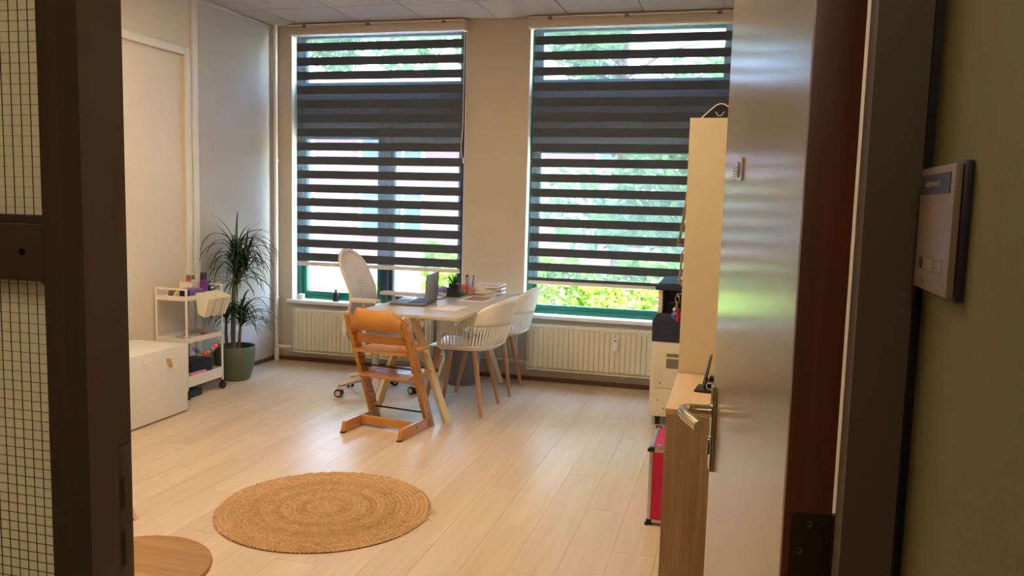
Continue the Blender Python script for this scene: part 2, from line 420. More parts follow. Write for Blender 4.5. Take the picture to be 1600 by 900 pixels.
# ceiling with tiles
ce = obj('ceiling', B().box(XL-.2, XR+.1, .80, YB+.2, ZC+.012, ZC+.25), 'grid', smooth=False); tag(ce, kind='structure')
TP = .5835; LIGHT_CELLS = [(2, 4), (2, 6), (5, 4), (5, 6)]
xs = [-3.653+TP*k for k in range(-1, 8)]; ys = [YB-.005-TP*k for k in range(0, 11)]
tile_cache = {}
cells = []
for i in range(len(xs)-1):
    for j in range(len(ys)-1):
        x0, x1 = max(xs[i], XL+.008), min(xs[i+1], XR-.004); y1, y0 = ys[j], max(ys[j+1], .89)
        if x1-x0 < .05 or y1-y0 < .05: continue
        if (i, j) in LIGHT_CELLS: cells.append((x0, x1, y0, y1)); continue
        key = (round(x1-x0, 3), round(y1-y0, 3))
        if key not in tile_cache:
            o = obj('ceiling_tile', B().box(.004, x1-x0-.004, .004, y1-y0-.004, 0, .016, .003, seg=1), 'ceil', ce)
            tile_cache[key] = o
        else: o = place('ceiling_tile', tile_cache[key], ce)
        o.location = (x0, y0, ZC)
M['lamp'] = glow('lamp_diffuser', LAMP_COL, LAMP)
for k, (x0, x1, y0, y1) in enumerate(cells):
    e = empty('ceiling_light', ((x0+x1)/2, (y0+y1)/2, ZC), 0, 'square recessed ceiling light panel, ' + ['the one nearest the white storage bench', 'left one nearer the entrance', 'between the rug and the desk', 'right one nearer the entrance'][k], 'lamp')
    h = (x1-x0)/2-.004; f = B()
    f.box(-h, h, -h, -h+.02, -.004, .03).box(-h, h, h-.02, h, -.004, .03).box(-h, -h+.02, -h+.02, h-.02, -.004, .03).box(h-.02, h, -h+.02, h-.02, -.004, .03)
    obj('light_frame', f, 'whitem', e)
    obj('diffuser', B().box(-h+.02, h-.02, -h+.02, h-.02, .004, .010), 'lamp', e, smooth=False)
# unseen lamp added behind the viewer to brighten the hall side
M['hall_fill'] = glow('hall_fill_glow', (1, .80, .58), HALL_FILL*10)
e = empty('ceiling_light', (-.15, -1.2, 2.7), 0, 'added round ceiling lamp behind the viewer that brightens the hall', 'lamp')
obj('hall_fill_shell', B().lathe([(0, -.06), (.10, -.055), (.15, -.03), (.16, 0), (0, 0)], 24), 'hall_fill', e)

# ------------------------------------------------------------------ windows
def window(n, X, mull, panels):
    w = empty('window_%d' % n, (X[0], 6.48, WZ[0]), kind='structure')
    L = X[1]-X[0]; Hh = WZ[1]-WZ[0]
    obj('frame_stile', B().box(0, .050, 0, .08, 0, Hh, .004), 'green', w)
    obj('frame_stile', B().box(L-.045, L, 0, .08, 0, Hh, .004), 'darkframe' if mull else 'green', w)
    obj('frame_rail', B().box(.050, L-.045, 0, .08, 0, .034, .004), 'green', w)
    obj('frame_rail', B().box(.050, L-.045, 0, .08, Hh-.05, Hh, .004), 'green', w)
    bays = []
    if mull:
        a, b_ = mull[0]-X[0], mull[1]-X[0]
        obj('mullion', B().box(a, b_, -.01, .08, .034, panels[0][1]-WZ[0], .006), 'darkframe', w)
        bays = [(.050, a), (b_, L-.045)]
    else: bays = [(.050, L-.045)]
    for (a, b_), (pz0, pz1) in zip(bays, panels):
        z0, z1, s = .034, pz0-WZ[0], .036
        f = B()
        f.box(a, a+s, .012, .062, z0, z1, .003).box(b_-s, b_, .012, .062, z0, z1, .003).box(a+s, b_-s, .012, .062, z0, z0+s, .003).box(a+s, b_-s, .012, .062, z1-s, z1, .003)
        sa = obj('sash', f, 'darkframe' if mull and a > .4 else 'green', w)
        obj('pane', B().box(a+s-.004, b_-s+.004, .036, .040, z0+s-.004, z1-s+.004), 'glass', sa, smooth=False)
        obj('transom_panel', B().box(a-.03, b_+.03, .02, .074, pz0-WZ[0], pz1-WZ[0], .004), 'spandrel', w)
    z0, z1, s = panels[0][1]-WZ[0], Hh-.05, .036; a, b_ = .050, L-.045
    f = B(); f.box(a, a+s, .012, .062, z0, z1, .003).box(b_-s, b_, .012, .062, z0, z1, .003).box(a+s, b_-s, .012, .062, z0, z0+s*.6, .003).box(a+s, b_-s, .012, .062, z1-s*.6, z1, .003)
    sa = obj('top_light_sash', f, 'green', w)
    obj('pane', B().box(a+s-.004, b_-s+.004, .036, .040, z0+.016, z1-.016), 'glass', sa, smooth=False)
    obj('window_sill', B().box(-.035, L+.045, -.128, 0, -.030, 0, .004), 'sill', w)
    obj('reveal_lining', B().box(0, .004, -.088, 0, 0, Hh), 'sill', w, smooth=False)
    obj('reveal_lining', B().box(L-.004, L, -.088, 0, 0, Hh), 'sill', w, smooth=False)
    return w
window(1, W1, (-2.930, -2.855), [(1.985, 2.41), (1.925, 2.41)])
window(2, W2, None, [(1.885, 2.41)])

# ------------------------------------------------------------------ zebra roller blinds
def blind(X, top, pitch, n, h, rail, clips, label, last_short=None):
    Y = 6.360
    bl = empty('roller_blind', (X[0], Y, rail[0]), 0, label, 'blind', 'zebra roller blinds')
    z0 = rail[0]; L = X[1]-X[0]
    obj('cassette', B().prism([(-.055, 2.800-z0), (-.062, 2.815-z0), (-.062, 2.842-z0), (-.058, 2.847-z0), (-.062, 2.852-z0), (-.055, 2.868-z0), (.026, 2.870-z0), (.026, 2.80-z0)], -.045, L+.022, 'X'), 'cassette', bl, smooth=False)
    for cx in clips: obj('bracket_clip', B().box(cx-X[0]-.016, cx-X[0]+.016, -.070, -.056, 2.856-z0, 2.878-z0, .003), 'grille', bl)
    obj('top_strip', B().box(-.05, L+.022, -.064, .028, 2.8705-z0, 2.884-z0, .002), 'whitem', bl)
    zt = 2.80
    for k in range(n):
        t = top-pitch*k
        if zt-t > .004: obj('sheer_band', B().box(0, L, -.0006, .0006, t-z0, zt-z0), 'sheer', bl, smooth=False)
        bot = max(t-h, rail[1])
        obj('opaque_band', B().box(0, L, -.001, .001, bot-z0, t-z0), 'band', bl, smooth=False)
        zt = bot
    if zt > rail[1]+.002: obj('sheer_band', B().box(0, L, -.0006, .0006, rail[1]-z0, zt-z0), 'sheer', bl, smooth=False)
    obj('bottom_rail', B().tube([(0, 0, .014), (L, 0, .014)], .014, 12, flat=.6).box(0, L, -.004, .004, .020, rail[1]-z0, .002), 'whitem', bl)
    return bl
bl1 = blind((-3.664, -2.168), 2.741, .1185, 16, .069, (.845, .885), (-3.56, -2.98, -2.32), 'grey striped day-and-night roller blind on the left window behind the desk chair')
bl2 = blind((-1.578, -.080), 2.744, .1183, 17, .066, (.792, .826), (-1.45, -.86, -.18), 'grey striped day-and-night roller blind on the right window beside the tall cabinet')
x0 = -2.168+3.664+.012
pts = [(x0, -.02, 1.945), (x0+.0, -.02, 1.2), (x0-.012, -.02, 1.03), (x0-.004, -.02, .955), (x0+.010, -.02, .94), (x0+.022, -.02, .97), (x0+.020, -.02, 1.2), (x0+.016, -.02, 1.945)]
obj('pull_cord', B().tube(pts, .0035, 6).box(x0+.004, x0+.018, -.028, -.012, .905, .945, .003), 'whitem', bl1)
x0 = -.080+1.578+.012
obj('pull_cord', B().tube([(x0, -.02, 2.0), (x0, -.02, .5)], .0035, 6).tube([(x0+.014, -.02, 2.0), (x0+.014, -.02, .5), (x0+.007, -.02, .45), (x0, -.02, .5)], .0035, 6), 'whitem', bl2)

# ------------------------------------------------------------------ radiators and pipe
def radiator(x0, x1, z0, z1, label, meter=None, stub=None):
    r = empty('radiator', ((x0+x1)/2, 6.31, z0), 0, label, 'radiator', 'panel radiators under the windows')
    h = (x1-x0)/2; H = z1-z0; b = B(); n = max(6, int(round((x1-x0)/.0415))); p = 2*(h-.012)/n
    prof = []
    for i in range(n):
        c = -h+.012+p*i
        prof += [(c, 0), (c+.05*p, 0), (c+.16*p, -.011), (c+.84*p, -.011), (c+.95*p, 0)]
    prof.append((h-.012, 0))
    rows = []
    for z, k in ((.012, 0), (.030, 1), (H-.036, 1), (H-.020, 0)): rows.append([(x, -.030+y*k, z) for x, y in prof])
    b.grid(rows); obj('front_panel', b, 'cream', r, angle=25, recalc=True, solid=.002)
    obj('back_panel', B().box(-h+.012, h-.012, .018, .030, .012, H-.016), 'cream', r, smooth=False)
    g = B()
    g.box(-h, h, -.034, -.028, H-.018, H, .001).box(-h, h, .028, .034, H-.018, H, .001)
    k = int((x1-x0)/.022)
    for i in range(k+1): g.box(-h+2*h*i/k-.0012, -h+2*h*i/k+.0012, -.028, .028, H-.010, H-.002)
    obj('top_grille', g, 'cream', r, smooth=False)
    obj('side_panel', B().box(-h-.003, -h+.011, -.038, .036, 0, H, .003), 'cream', r)
    obj('side_panel', B().box(h-.011, h+.003, -.038, .036, 0, H, .003), 'cream', r)
    obj('bottom_rail', B().box(-h+.011, h-.011, -.036, .030, 0, .012, .002), 'cream', r)
    for s in (-.7, .7): obj('wall_bracket', B().box(h*s-.015, h*s+.015, .030, .080, H-.12, H-.06), 'cream', r, smooth=False)
    if meter is not None:
        mz = .381-z0-.02; mx = meter-(x0+x1)/2
        mm = obj('heat_meter', B().box(mx-.018, mx+.018, -.066, -.040, mz-.045, mz+.055, .006), 'sill', r)
        obj('meter_display', B().box(mx-.010, mx+.010, -.067, -.0655, mz+.030, mz+.042), 'grille', mm, smooth=False)
    if stub:
        for z in stub: obj('valve', B().cyl((-h-.003, 0, z), (-h-.045, 0, z), .014).cyl((-h-.015, 0, z), (-h-.038, 0, z), .020, n=6), 'alu', r)
    return r
radiator(-3.652, -2.38, .097, .475, 'long cream panel radiator under the left window behind the high chair', None, (.035,))
radiator(-1.553, -.30, .112, .478, 'cream panel radiator under the right window with a small white heat meter', -.841, (.045, .335))
p = empty('heating_pipe', (-3.855, 6.335, 0), 0, 'white vertical heating pipe in the far left room corner', 'pipe')
obj('riser', B().cyl((0, 0, 0), (0, 0, ZC), .017, n=14), 'whitem', p)
obj('floor_collar', B().lathe([(.017, .12), (.024, .10), (.022, .02), (.026, 0), (.0, 0)], 14), 'whitem', p)
obj('pipe_clip', B().lathe([(.017, .555), (.021, .555), (.021, .57), (.017, .57)], 14).box(-.004, .004, .015, .050, .557, .568), 'whitem', p)
obj('pipe_clip', B().lathe([(.017, 1.75), (.021, 1.75), (.021, 1.765), (.017, 1.765)], 14).box(-.004, .004, .015, .050, 1.752, 1.763), 'whitem', p)
obj('feed_pipe', B().cyl((0, -.02, .132), (.16, -.02, .132), .013, n=12), 'whitem', p)
p = empty('heating_pipe', (-2.36, 6.35, 0), 0, 'white horizontal heating pipe joining the two radiators behind the desk', 'pipe')
obj('run', B().cyl((.0, 0, .16), (.765, 0, .16), .012, n=10), 'whitem', p)
obj('upper_stub', B().tube([(.765, -.0, .16), (.74, 0, .16)], .016, 10).tube([(.70, 0, .16), (.70, 0, .447), (.765, 0, .447)], .010, 10), 'whitem', p)
obj('pipe_clip', B().box(.30, .312, -.014, .040, .146, .174, .002), 'whitem', p)

# ------------------------------------------------------------------ side light with wired glass, door frame, door leaf
s3 = empty('window_3', (-1.28, .80, 0), kind='structure')
gx1 = -.805+1.28
obj('frame_stile', B().box(gx1, .505, 0, .085, 0, 2.36, .003), 'frame', s3)
obj('frame_stile', B().box(0, .06, 0, .085, 0, 2.36, .003), 'frame', s3)
mr_ = obj('frame_rail', B().box(.06, gx1, .0, .085, 1.338, 1.408, .003), 'frame', s3)
obj('screw', B().cyl((.445, -.0012, 1.374), (.445, .004, 1.374), .0045, n=10), 'black', mr_)
obj('frame_rail', B().box(.06, gx1, 0, .085, 0, .12, .003), 'frame', s3)
obj('frame_rail', B().box(.06, gx1, 0, .085, 2.28, 2.36, .003), 'frame', s3)
obj('glazing_bead', B().box(.06, gx1, .022, .040, 1.408, 1.418, .002), 'frame', s3)
# rounded corner fillets of the lower opening
f = B()
for sx in (1, -1):
    cx = gx1 if sx > 0 else .06
    R_ = .012; poly = [(cx, 1.338)]
    for k in range(7):
        a = pi/2*k/6; poly.append((cx-sx*R_+sx*R_*sin(a), 1.338-R_+R_*cos(a)))
    f.prism(poly, .004, .03, 'Y')
obj('corner_fillet', f, 'frame', s3)
for z0, z1 in ((.12, 1.338), (1.408, 2.28)):
    pn = obj('pane', B().box(.055, gx1+.005, .040, .046, z0-.004, z1+.004), 'frost', s3, smooth=False)
    wm = B(); x = .06
    while x < gx1: wm.box(x-.00018, x+.00018, .0385, .0397, z0, z1); x += .0146
    z = z0+.006
    while z < z1: wm.box(.06, gx1, .0380, .0395, z-.00018, z+.00018); z += .0128
    o = obj('wire_mesh', wm, 'wire', pn, smooth=False); o['kind'] = 'stuff'
fr = empty('trim_4', (-.745, .80, 0), kind='structure')   # steel door frame, left jamb
jl = B(); jl.prism([(.0, .0), (.0, .047), (-.0115, .049), (-.0115, .0855), (-.030, .0855), (-.030, 0)][::-1], 0, 2.30, 'Z')
obj('jamb_post', jl, 'frame', fr, smooth=False)
sp = obj('strike_plate', B().box(-.0115, -.0100, .058, .084, .93, 1.12, .0006), 'frame', fr)
obj('latch_slot', B().box(-.0101, -.0096, .062, .069, 1.036, 1.078), 'black', sp, smooth=False)
obj('bolt_slot', B().box(-.0101, -.0096, .062, .069, .958, 1.004), 'black', sp, smooth=False)
fr = empty('trim_5', (.1135, .80, 0), kind='structure')   # right jamb
obj('jamb_post', B().prism([(0, 0), (0, .047), (.012, .049), (.012, .0855), (.0515, .0855), (.0515, 0)], 0, 2.30, 'Z'), 'frame', fr, smooth=False)
obj('painted_shadow_strip', B().box(.0455, .0515, -.010, 0, 0, 2.30), 'black', fr, smooth=False)  # black strip standing in for the shadow between frame and olive wall
fr = empty('trim_6', (-.745, .80, 2.30), kind='structure')
obj('head_rail', B().box(-.03, .91, 0, .0855, 0, .06), 'frame', fr, smooth=False)

ang = math.atan2(.0915, .825)
dr = empty('door_1', (.068, .893, 0), ang, kind='structure')      # local +y runs along the leaf, +x is its thickness
LW = .826
obj('leaf', B().box(0, .050, .006, LW, .012, 2.14, .002), 'leafdoor', dr, smooth=False)
eb = obj('edge_band', B().box(.0005, .0495, 0, .006, .012, 2.14, .0005), 'lipping', dr)
hg = B()
poly = [(.008, .0)] ; zz0, zz1, xx0, xx1, R_ = .985, 1.128, .008, .047, .007
poly = [(xx1, zz0), (xx1, zz1)] + [(xx0+R_-R_*sin(pi/2*k/5), zz1-R_+R_*cos(pi/2*k/5)) for k in range(6)] + [(xx0+R_-R_*cos(pi/2*k/5), zz0+R_-R_*sin(pi/2*k/5)) for k in range(6)]
hp = obj('hinge_plate', hg.prism(poly, -.0018, 0, 'Y'), 'hinge', dr, smooth=False)
for sx, sz in ((.026, 1.116), (.017, 1.086), (.026, 1.055), (.017, 1.02)):
    obj('screw', B().lathe([(0, 0), (.0014, 0), (.0016, .0004), (.0036, .0008), (.0038, 0), (.0, -.0005)], 12), 'steel', hp).matrix_local = Matrix.Translation((sx, -.0018, sz)) @ Matrix.Rotation(radians(90), 4, 'X')
hk = obj('hinge_knuckle', B().cyl((.052, .0005, .985), (.052, .0005, 1.128), .0045, n=12), 'hinge', dr)
# handle set on the face turned to the viewer
hy = LW-.068
esc = obj('escutcheon', B().box(-.009, 0, hy-.020, hy+.020, .925, 1.098, .002), 'steel', dr)
lev = [(-.009, hy, 1.045), (-.030, hy, 1.045), (-.050, hy, 1.045), (-.0585, hy-.004, 1.045), (-.064, hy-.013, 1.045), (-.065, hy-.026, 1.045), (-.061, hy-.05, 1.044), (-.050, hy-.085, 1.043), (-.040, hy-.115, 1.042)]
obj('lever', B().tube(lev, [.0115, .0115, .0115, .0115, .0115, .0115, .0112, .011, .0108], 14), 'steel', dr)
obj('lever_rose', B().cyl((-.009, hy, 1.045), (-.015, hy, 1.045), .013, n=18), 'steel', dr)
cy = obj('lock_cylinder', B().cyl((-.009, hy, .985), (-.013, hy, .985), .0085, n=14).box(-.013, -.009, hy-.005, hy+.005, .955, .985, .002), 'steel', dr)
obj('key_slot', B().box(-.0134, -.0129, hy-.0008, hy+.0008, .980, .990), 'black', cy, smooth=False)
obj('escutcheon', B().box(.050, .058, hy-.018, hy+.018, .925, 1.098, .002), 'steel', dr)
obj('lever', B().tube([(.058, hy, 1.045), (.085, hy, 1.045), (.094, hy-.006, 1.045), (.096, hy-.02, 1.045), (.096, hy-.11, 1.043)], .0095, 12), 'steel', dr)
hkk = empty('door_hook', (.068, .893, 1.50), ang, 'small white framed clip with a grey striped label stuck on the open door', 'clip')
obj('label_strip', B().box(-.0012, 0, .575, .665, .001, .026), 'stripe', hkk, smooth=False)
clipb = B()
clipb.box(-.004, 0, .520, .575, -.004, .034, .002)
obj('clip_plate', clipb, 'whitem', hkk)
obj('oval_recess', B().lathe([(0, .0), (.011, .0), (.011, .0008), (0, .0008)], 18), 'blackp', hkk).matrix_local = Matrix.Translation((-.0042, .548, .014)) @ Matrix.Rotation(radians(-90), 4, 'Y') @ Matrix.Scale(1.25, 4, (1, 0, 0)) @ Matrix.Scale(1.9, 4, (0, 1, 0))

# room sign on the olive hall wall
sg = empty('room_sign', (.165, .716, 1.437), 0, 'cream room sign with dark header strip on the olive green hall wall', 'sign')
obj('back_plate', B().box(-.006, 0, -.058, .058, -.052, .052, .001), 'sgnd', sg)
fp = obj('face_plate', B().box(-.0115, -.0062, -.055, .058, -.050, .050, .0015), 'sgnw', sg)
obj('header_strip', B().box(-.0122, -.0114, -.044, .052, .028, .044), 'sgnd', fp, smooth=False)
lt = B(); random.seed(5); y = .036
for k in range(11):
    w = random.choice((.0028, .0034, .0038)); lt.box(-.0125, -.0121, y-w, y, .0342, .0342+random.choice((.0034, .0034, .0044))); y -= w+.0012
obj('header_lettering', lt, 'grille', fp, smooth=False)
obj('slider_slot', B().box(-.0121, -.0114, -.038, .038, -.033, -.024), 'sgnw', fp, smooth=False).location.x = .0003
sl = B(); sl.box(-.0122, -.0114, -.038, .038, -.0238, -.0232).box(-.0122, -.0114, -.038, .038, -.0338, -.0332).box(-.0122, -.0114, -.012, -.0112, -.0332, -.0238)
obj('slot_edge', sl, 'grille', fp, smooth=False)
obj('slider_knob', B().box(-.0126, -.0114, .028, .038, -.0330, -.0240), 'sgnd', fp, smooth=False)
obj('emblem', B().prism([(.020, -.044), (.024, -.041), (.027, -.039), (.029, -.043), (.025, -.046)], -.0121, -.0114, 'X'), 'grille', fp, smooth=False)

# ================================================================== OUTSIDE
tag(obj('ground', B().box(-30, 30, YB+.30, 12.2, -.6, -.25), 'pavement', smooth=False), kind='structure')
tag(obj('ground', B().box(-40, 40, 12.2, 21, -.65, -.33), 'road', smooth=False), kind='structure')
bd = empty('brick_building', (-6, 21.5, -.4), 0, 'long pinkish brick house row with white window frames across the street', 'building')
obj('wall', B().box(-16, 17, 0, 6, 0, 4.3), 'brick', bd, smooth=False)
obj('roof', B().prism([(-.4, 4.3), (6.4, 4.3), (3, 5.2)], -16.4, 17.4, 'X'), 'roof', bd, smooth=False)
obj('plinth_band', B().box(-16, 17, -.06, 0, 2.46, 2.66), 'framew', bd, smooth=False)
for lvl, z0, hh in ((0, .85, 1.35), (1, 2.85, .95)):
    for k in range(9):
        xx = -14.6+3.4*k; w = 2.0
        f = B()
        for a, b_ in ((0, .09), (w-.09, w), (w*.34, w*.34+.07), (w*.66, w*.66+.07)): f.box(xx+a, xx+b_, -.07, .02, z0, z0+hh)
        for a, b_ in ((0, .09), (hh-.09, hh), (hh*.68, hh*.68+.06)): f.box(xx, xx+w, -.07, .02, z0+a, z0+b_)
        wf_ = obj('window_frame', f, 'framew', bd, smooth=False)
        obj('pane', B().box(xx+.02, xx+w-.02, -.03, -.02, z0+.02, z0+hh-.02), 'outglass', wf_, smooth=False)
def foliage(n, fn, size, seed):
    random.seed(seed); b = B(); bm = b.bm
    for _ in range(n):
        p = Vector(fn()); s = size*random.uniform(.6, 1.3)
        u = Vector((random.gauss(0, 1), random.gauss(0, 1), random.gauss(0, .6))).normalized()
        v = u.cross(Vector((random.gauss(0, 1), random.gauss(0, 1), random.gauss(0, 1)))).normalized(); w = u.cross(v)
        q = [p-u*s, p-u*s*.1+v*s*.42+w*s*.1, p+u*s, p-u*s*.1-v*s*.42+w*s*.1]
        vv = [bm.verts.new(c) for c in q]; bm.faces.new((vv[0], vv[1], vv[2])); bm.faces.new((vv[0], vv[2], vv[3]))
    return b
def hedge(loc, L, D, H, n, seed, label):
    e = empty('hedge', loc, 0, label, 'hedge')
    def f():
        x = random.uniform(-L/2, L/2); bump = .10*sin(x*5.1)+.07*sin(x*11.3+1)
        if random.random() < .6: return (x, -D/2+random.uniform(-.06, .08)+bump*.4, random.uniform(.05, H+bump))
        return (x, random.uniform(-D/2, D/2), H+bump+random.uniform(-.10, .05))
    obj('foliage', foliage(n, f, .052, seed), 'hedge', e, smooth=False, recalc=False)['kind'] = 'stuff'
    t = B()
    k = int(L/.35)
    for i in range(k): xx = -L/2+L*(i+.5)/k; t.tube([(xx, 0, 0), (xx+.05, .03, H*.5), (xx-.03, -.04, H*.92)], [.02, .014, .005], 6)
    obj('stems', t, 'bark', e)
    return e
hedge((-1.1, 8.6, -.25), 4.4, .55, 1.02, 16000, 11, 'bright green leafy hedge just outside the right window')
hedge((-6.4, 10.2, -.25), 4.6, .6, .36, 7000, 12, 'low sunlit hedge outside the left window')
def tree(loc, H, R_, zc, n, seed, label, size=.09):
    e = empty('tree', loc, 0, label, 'tree')
    t = B(); t.tube([(0, 0, 0), (.05, .03, H*.3), (-.04, .05, H*.6), (.02, 0, H*.9)], [.16, .13, .09, .03], 10)
    random.seed(seed)
    for k in range(12):
        a = random.uniform(0, 2*pi); z = H*random.uniform(.35, .75); r = R_*random.uniform(.5, .9)
        t.tube([(0, 0, z), (r*.5*cos(a), r*.5*sin(a), z+.5), (r*cos(a), r*sin(a), z+.7)], [.05, .03, .01], 6)
    obj('trunk', t, 'bark', e)
    cl = [(random.gauss(0, R_*.5), random.gauss(0, R_*.5), zc+random.gauss(0, H*.16), random.uniform(.35, .75)) for _ in range(22)]
    def f():
        c = random.choice(cl); d = Vector((random.gauss(0, 1), random.gauss(0, 1), random.gauss(0, 1))).normalized()*c[3]*random.uniform(.5, 1.05)
        return (c[0]+d.x, c[1]+d.y, c[2]+d.z*.8)
    obj('foliage', foliage(n, f, size, seed+1), 'tree', e, smooth=False, recalc=False)['kind'] = 'stuff'
tree((-.1, 10.2, -.25), 3.6, 1.0, 1.6, 9000, 21, 'bushy pale green tree outside the right window')
tree((-1.9, 14.0, -.3), 6.6, 2.2, 5.1, 11000, 23, 'tall street tree whose crown shows at the top of the right window', .11)
tree((-8.3, 13.4, -.3), 7.0, 2.3, 5.6, 9000, 25, 'tall street tree whose crown shows at the top of the left window', .11)
# ================================================================== FURNITURE
# ---- desk
dk = empty('desk', (-1.954, 5.477, 0), 0, 'grey laminate desk on cream A-shaped trestle legs', 'desk')
dx, dy, r = .3555, .7615, .03
poly = []
for sx, sy, a0 in ((1, 1, 0), (-1, 1, 90), (-1, -1, 180), (1, -1, 270)):
    for k in range(6):
        a = radians(a0+18*k); poly.append((sx*(dx-r)+r*cos(a), sy*(dy-r)+r*sin(a)))
obj('desk_top', B().prism(poly, .708, .730, 'Z', .0025), 'desk', dk)
obj('underframe', B().box(-.05, .05, -.60, .74, .672, .708, .004).box(-.30, .30, -.58, -.53, .680, .708, .003).box(-.30, .30, .66, .71, .680, .708, .003), 'desk_leg', dk)
for y in (-.556, .70):
    for fx, tx in ((-.308, -.078), (.212, -.034)):
        obj('leg', B().tube([(fx, y, 0), (tx, y, .69)], .030, 4, up=(0, 1, 0), flat=.75), 'desk_leg', dk, smooth=False)
# ---- laptop
lp = empty('laptop', (-2.012, 5.298, .730), radians(7), 'open grey laptop turned towards the office chair', 'laptop')
obj('base', B().box(-.245, 0, -.178, .178, .003, .017, .004).box(-.22, -.20, -.15, .15, 0, .003).box(-.04, -.02, -.15, .15, 0, .003), 'laptop', lp)
kb = obj('keyboard', B().box(-.130, -.022, -.150, .150, .0168, .0176), 'keys', lp, smooth=False)
b = B()
for i in range(5):
    for j in range(14): b.box(-.128+.021*i, -.111+.021*i, -.147+.021*j, -.130+.021*j, .0176, .0188)
obj('key', b, 'keys', kb, smooth=False)['kind'] = 'stuff'
obj('touchpad', B().box(-.225, -.145, -.06, .06, .0168, .0174), 'grille', lp, smooth=False)
L_ = Matrix.Rotation(radians(3), 4, 'Y')
b = B().box(-.003, .004, -.178, .178, .012, .212, .002, mtx=L_)
ld = obj('lid', b, 'laptop', lp)
obj('screen', B().box(-.0038, -.0028, -.170, .170, .022, .205, mtx=L_), 'screen', ld, smooth=False)
obj('hinge', B().cyl((0, -.12, .014), (0, .12, .014), .006, n=10), 'blackp', lp)
ob = obj('power_cable', B().tube([(-2.06, 5.47, .735), (-2.03, 5.55, .734), (-2.02, 5.63, .734), (-2.06, 5.70, .734), (-2.15, 5.80, .734), (-2.2, 6.0, .734), (-2.24, 6.19, .734)], .0035, 8), 'blackp')
tag(ob, 'thin dark cable lying on the desk behind the laptop', 'cable')
# ---- papers and things on the desk
def sheet(name, corners, z, t, mt, label, cat, group=None):
    b = B(); c = [Vector((x, y, 0)) for x, y in corners]; rows = []
    for i in range(6):
        u = i/5; rows.append([tuple((c[0].lerp(c[3], u)).lerp(c[1].lerp(c[2], u), j/5)+Vector((0, 0, z+t+.0012*sin(3*u+2*j/5)**2))) for j in range(6)])
    b.grid(rows); o = obj(name, b, mt, solid=t, off=-1); return tag(o, label, cat, group)
sheet('paper_sheet', [(-1.925, 5.02), (-1.885, 5.285), (-1.735, 5.255), (-1.715, 4.985)], .730, .0006, 'paper', 'blank white paper sheet lying flat on the desk beside the laptop', 'paper')
sheet('paper_sheet', [(-1.900, 5.06), (-1.870, 5.24), (-1.70, 5.205), (-1.722, 5.02)], .7318, .0006, 'paper', 'smaller paper sheet on top of the blank sheet on the desk', 'paper')
ph = empty('printed_photo', (-1.788, 5.683, .730), 0, 'large print with brown picture and white border lying on the desk', 'print')
obj('border', B().box(-.100, .098, -.150, .150, 0, .004, .0008), 'paper', ph)
obj('picture', B().box(-.080, .078, -.125, .125, .004, .0046), 'photo', ph, smooth=False)
pl = empty('desk_planter', (-2.005, 5.765, .730), radians(6), 'black waisted square planter with dark succulent on the desk', 'planter')
b = B()
obj('planter_foot', B().box(-.052, .052, -.052, .052, 0, .012, .003).prism([(-.047, .012), (.047, .012), (.040, .04), (.047, .066), (-.047, .066), (-.040, .04)], -.044, .044, 'Y'), 'blackp', pl, smooth=False)
obj('planter_bowl', B().lathe([(0, .062), (.040, .066), (.044, .095), (.040, .100), (.034, .098), (0, .098)], 16), 'blackp', pl)
random.seed(9)
for k in range(9):
    a = 2*pi*k/9+.3; tl = .02+.03*(k % 3)/2; h = .05+.03*random.random()
    obj('succulent_leaf', B().tube([(.01*cos(a), .01*sin(a), .096), (tl*cos(a)*.7, tl*sin(a)*.7, .10+h*.5), (tl*cos(a)*1.15, tl*sin(a)*1.15, .10+h)], [.007, .012, .002], 8, flat=.5), 'succ' if k % 3 else 'leafg', pl)
o = obj('green_ball', B().sphere((-1.962, 5.835, .753), .022, 14), 'gball'); tag(o, 'small round green thing beside the black planter on the desk', 'ornament')
o = obj('blue_cloth', B().sphere((-2.16, 5.97, .755), .055, 12, .45).sphere((-2.10, 6.02, .752), .045, 12, .48), 'magC'); tag(o, 'crumpled blue cloth on the desk behind the laptop', 'cloth')
cup = empty('pen_cup', (-1.935, 5.93, .730), 0, 'clear pen cup holding coloured pens on the desk', 'cup')
obj('cup_wall', B().lathe([(0, 0), (.036, 0), (.038, .08), (.0355, .08), (.034, .003), (0, .003)], 20), 'clear', cup)
obj('cup_insert', B().lathe([(0, .004), (.032, .004), (.033, .045), (0, .045)], 18), 'orangeb', cup)
random.seed(4)
pens = [('blue', 'navy blue'), ('orangeb', 'orange'), ('rimgrey', 'grey'), ('whitem', 'white'), ('sgnd', 'dark'), ('violet', 'violet'), ('magA', 'pale pink')]
for k, (mt, nm) in enumerate(pens):
    a = 2*pi*k/len(pens); l = .125+.02*random.random()
    e = empty('pen', (-1.935+.020*cos(a), 5.93+.020*sin(a), .776), 0, nm + ' pen standing in the clear cup', 'pen', 'pens in the desk cup')
    t = (.010*cos(a), .010*sin(a), l-.04)
    obj('barrel', B().cyl((0, 0, 0), t, .0042, n=8), mt, e)
    obj('pen_cap', B().cyl(t, tuple(v*1.22 for v in t), .0048, .0035, n=8), 'blackp' if k % 2 else mt, e)
nb = empty('note_block', (-1.965, 5.872, .730), radians(-12), 'upright orange note block beside the pen cup', 'note block')
obj('block', B().box(-.010, .010, -.024, .024, .0, .085, .001), 'orange', nb)
obj('block_stand', B().box(.010, .013, -.026, .026, 0, .03, .001), 'clear', nb)
random.seed(12)
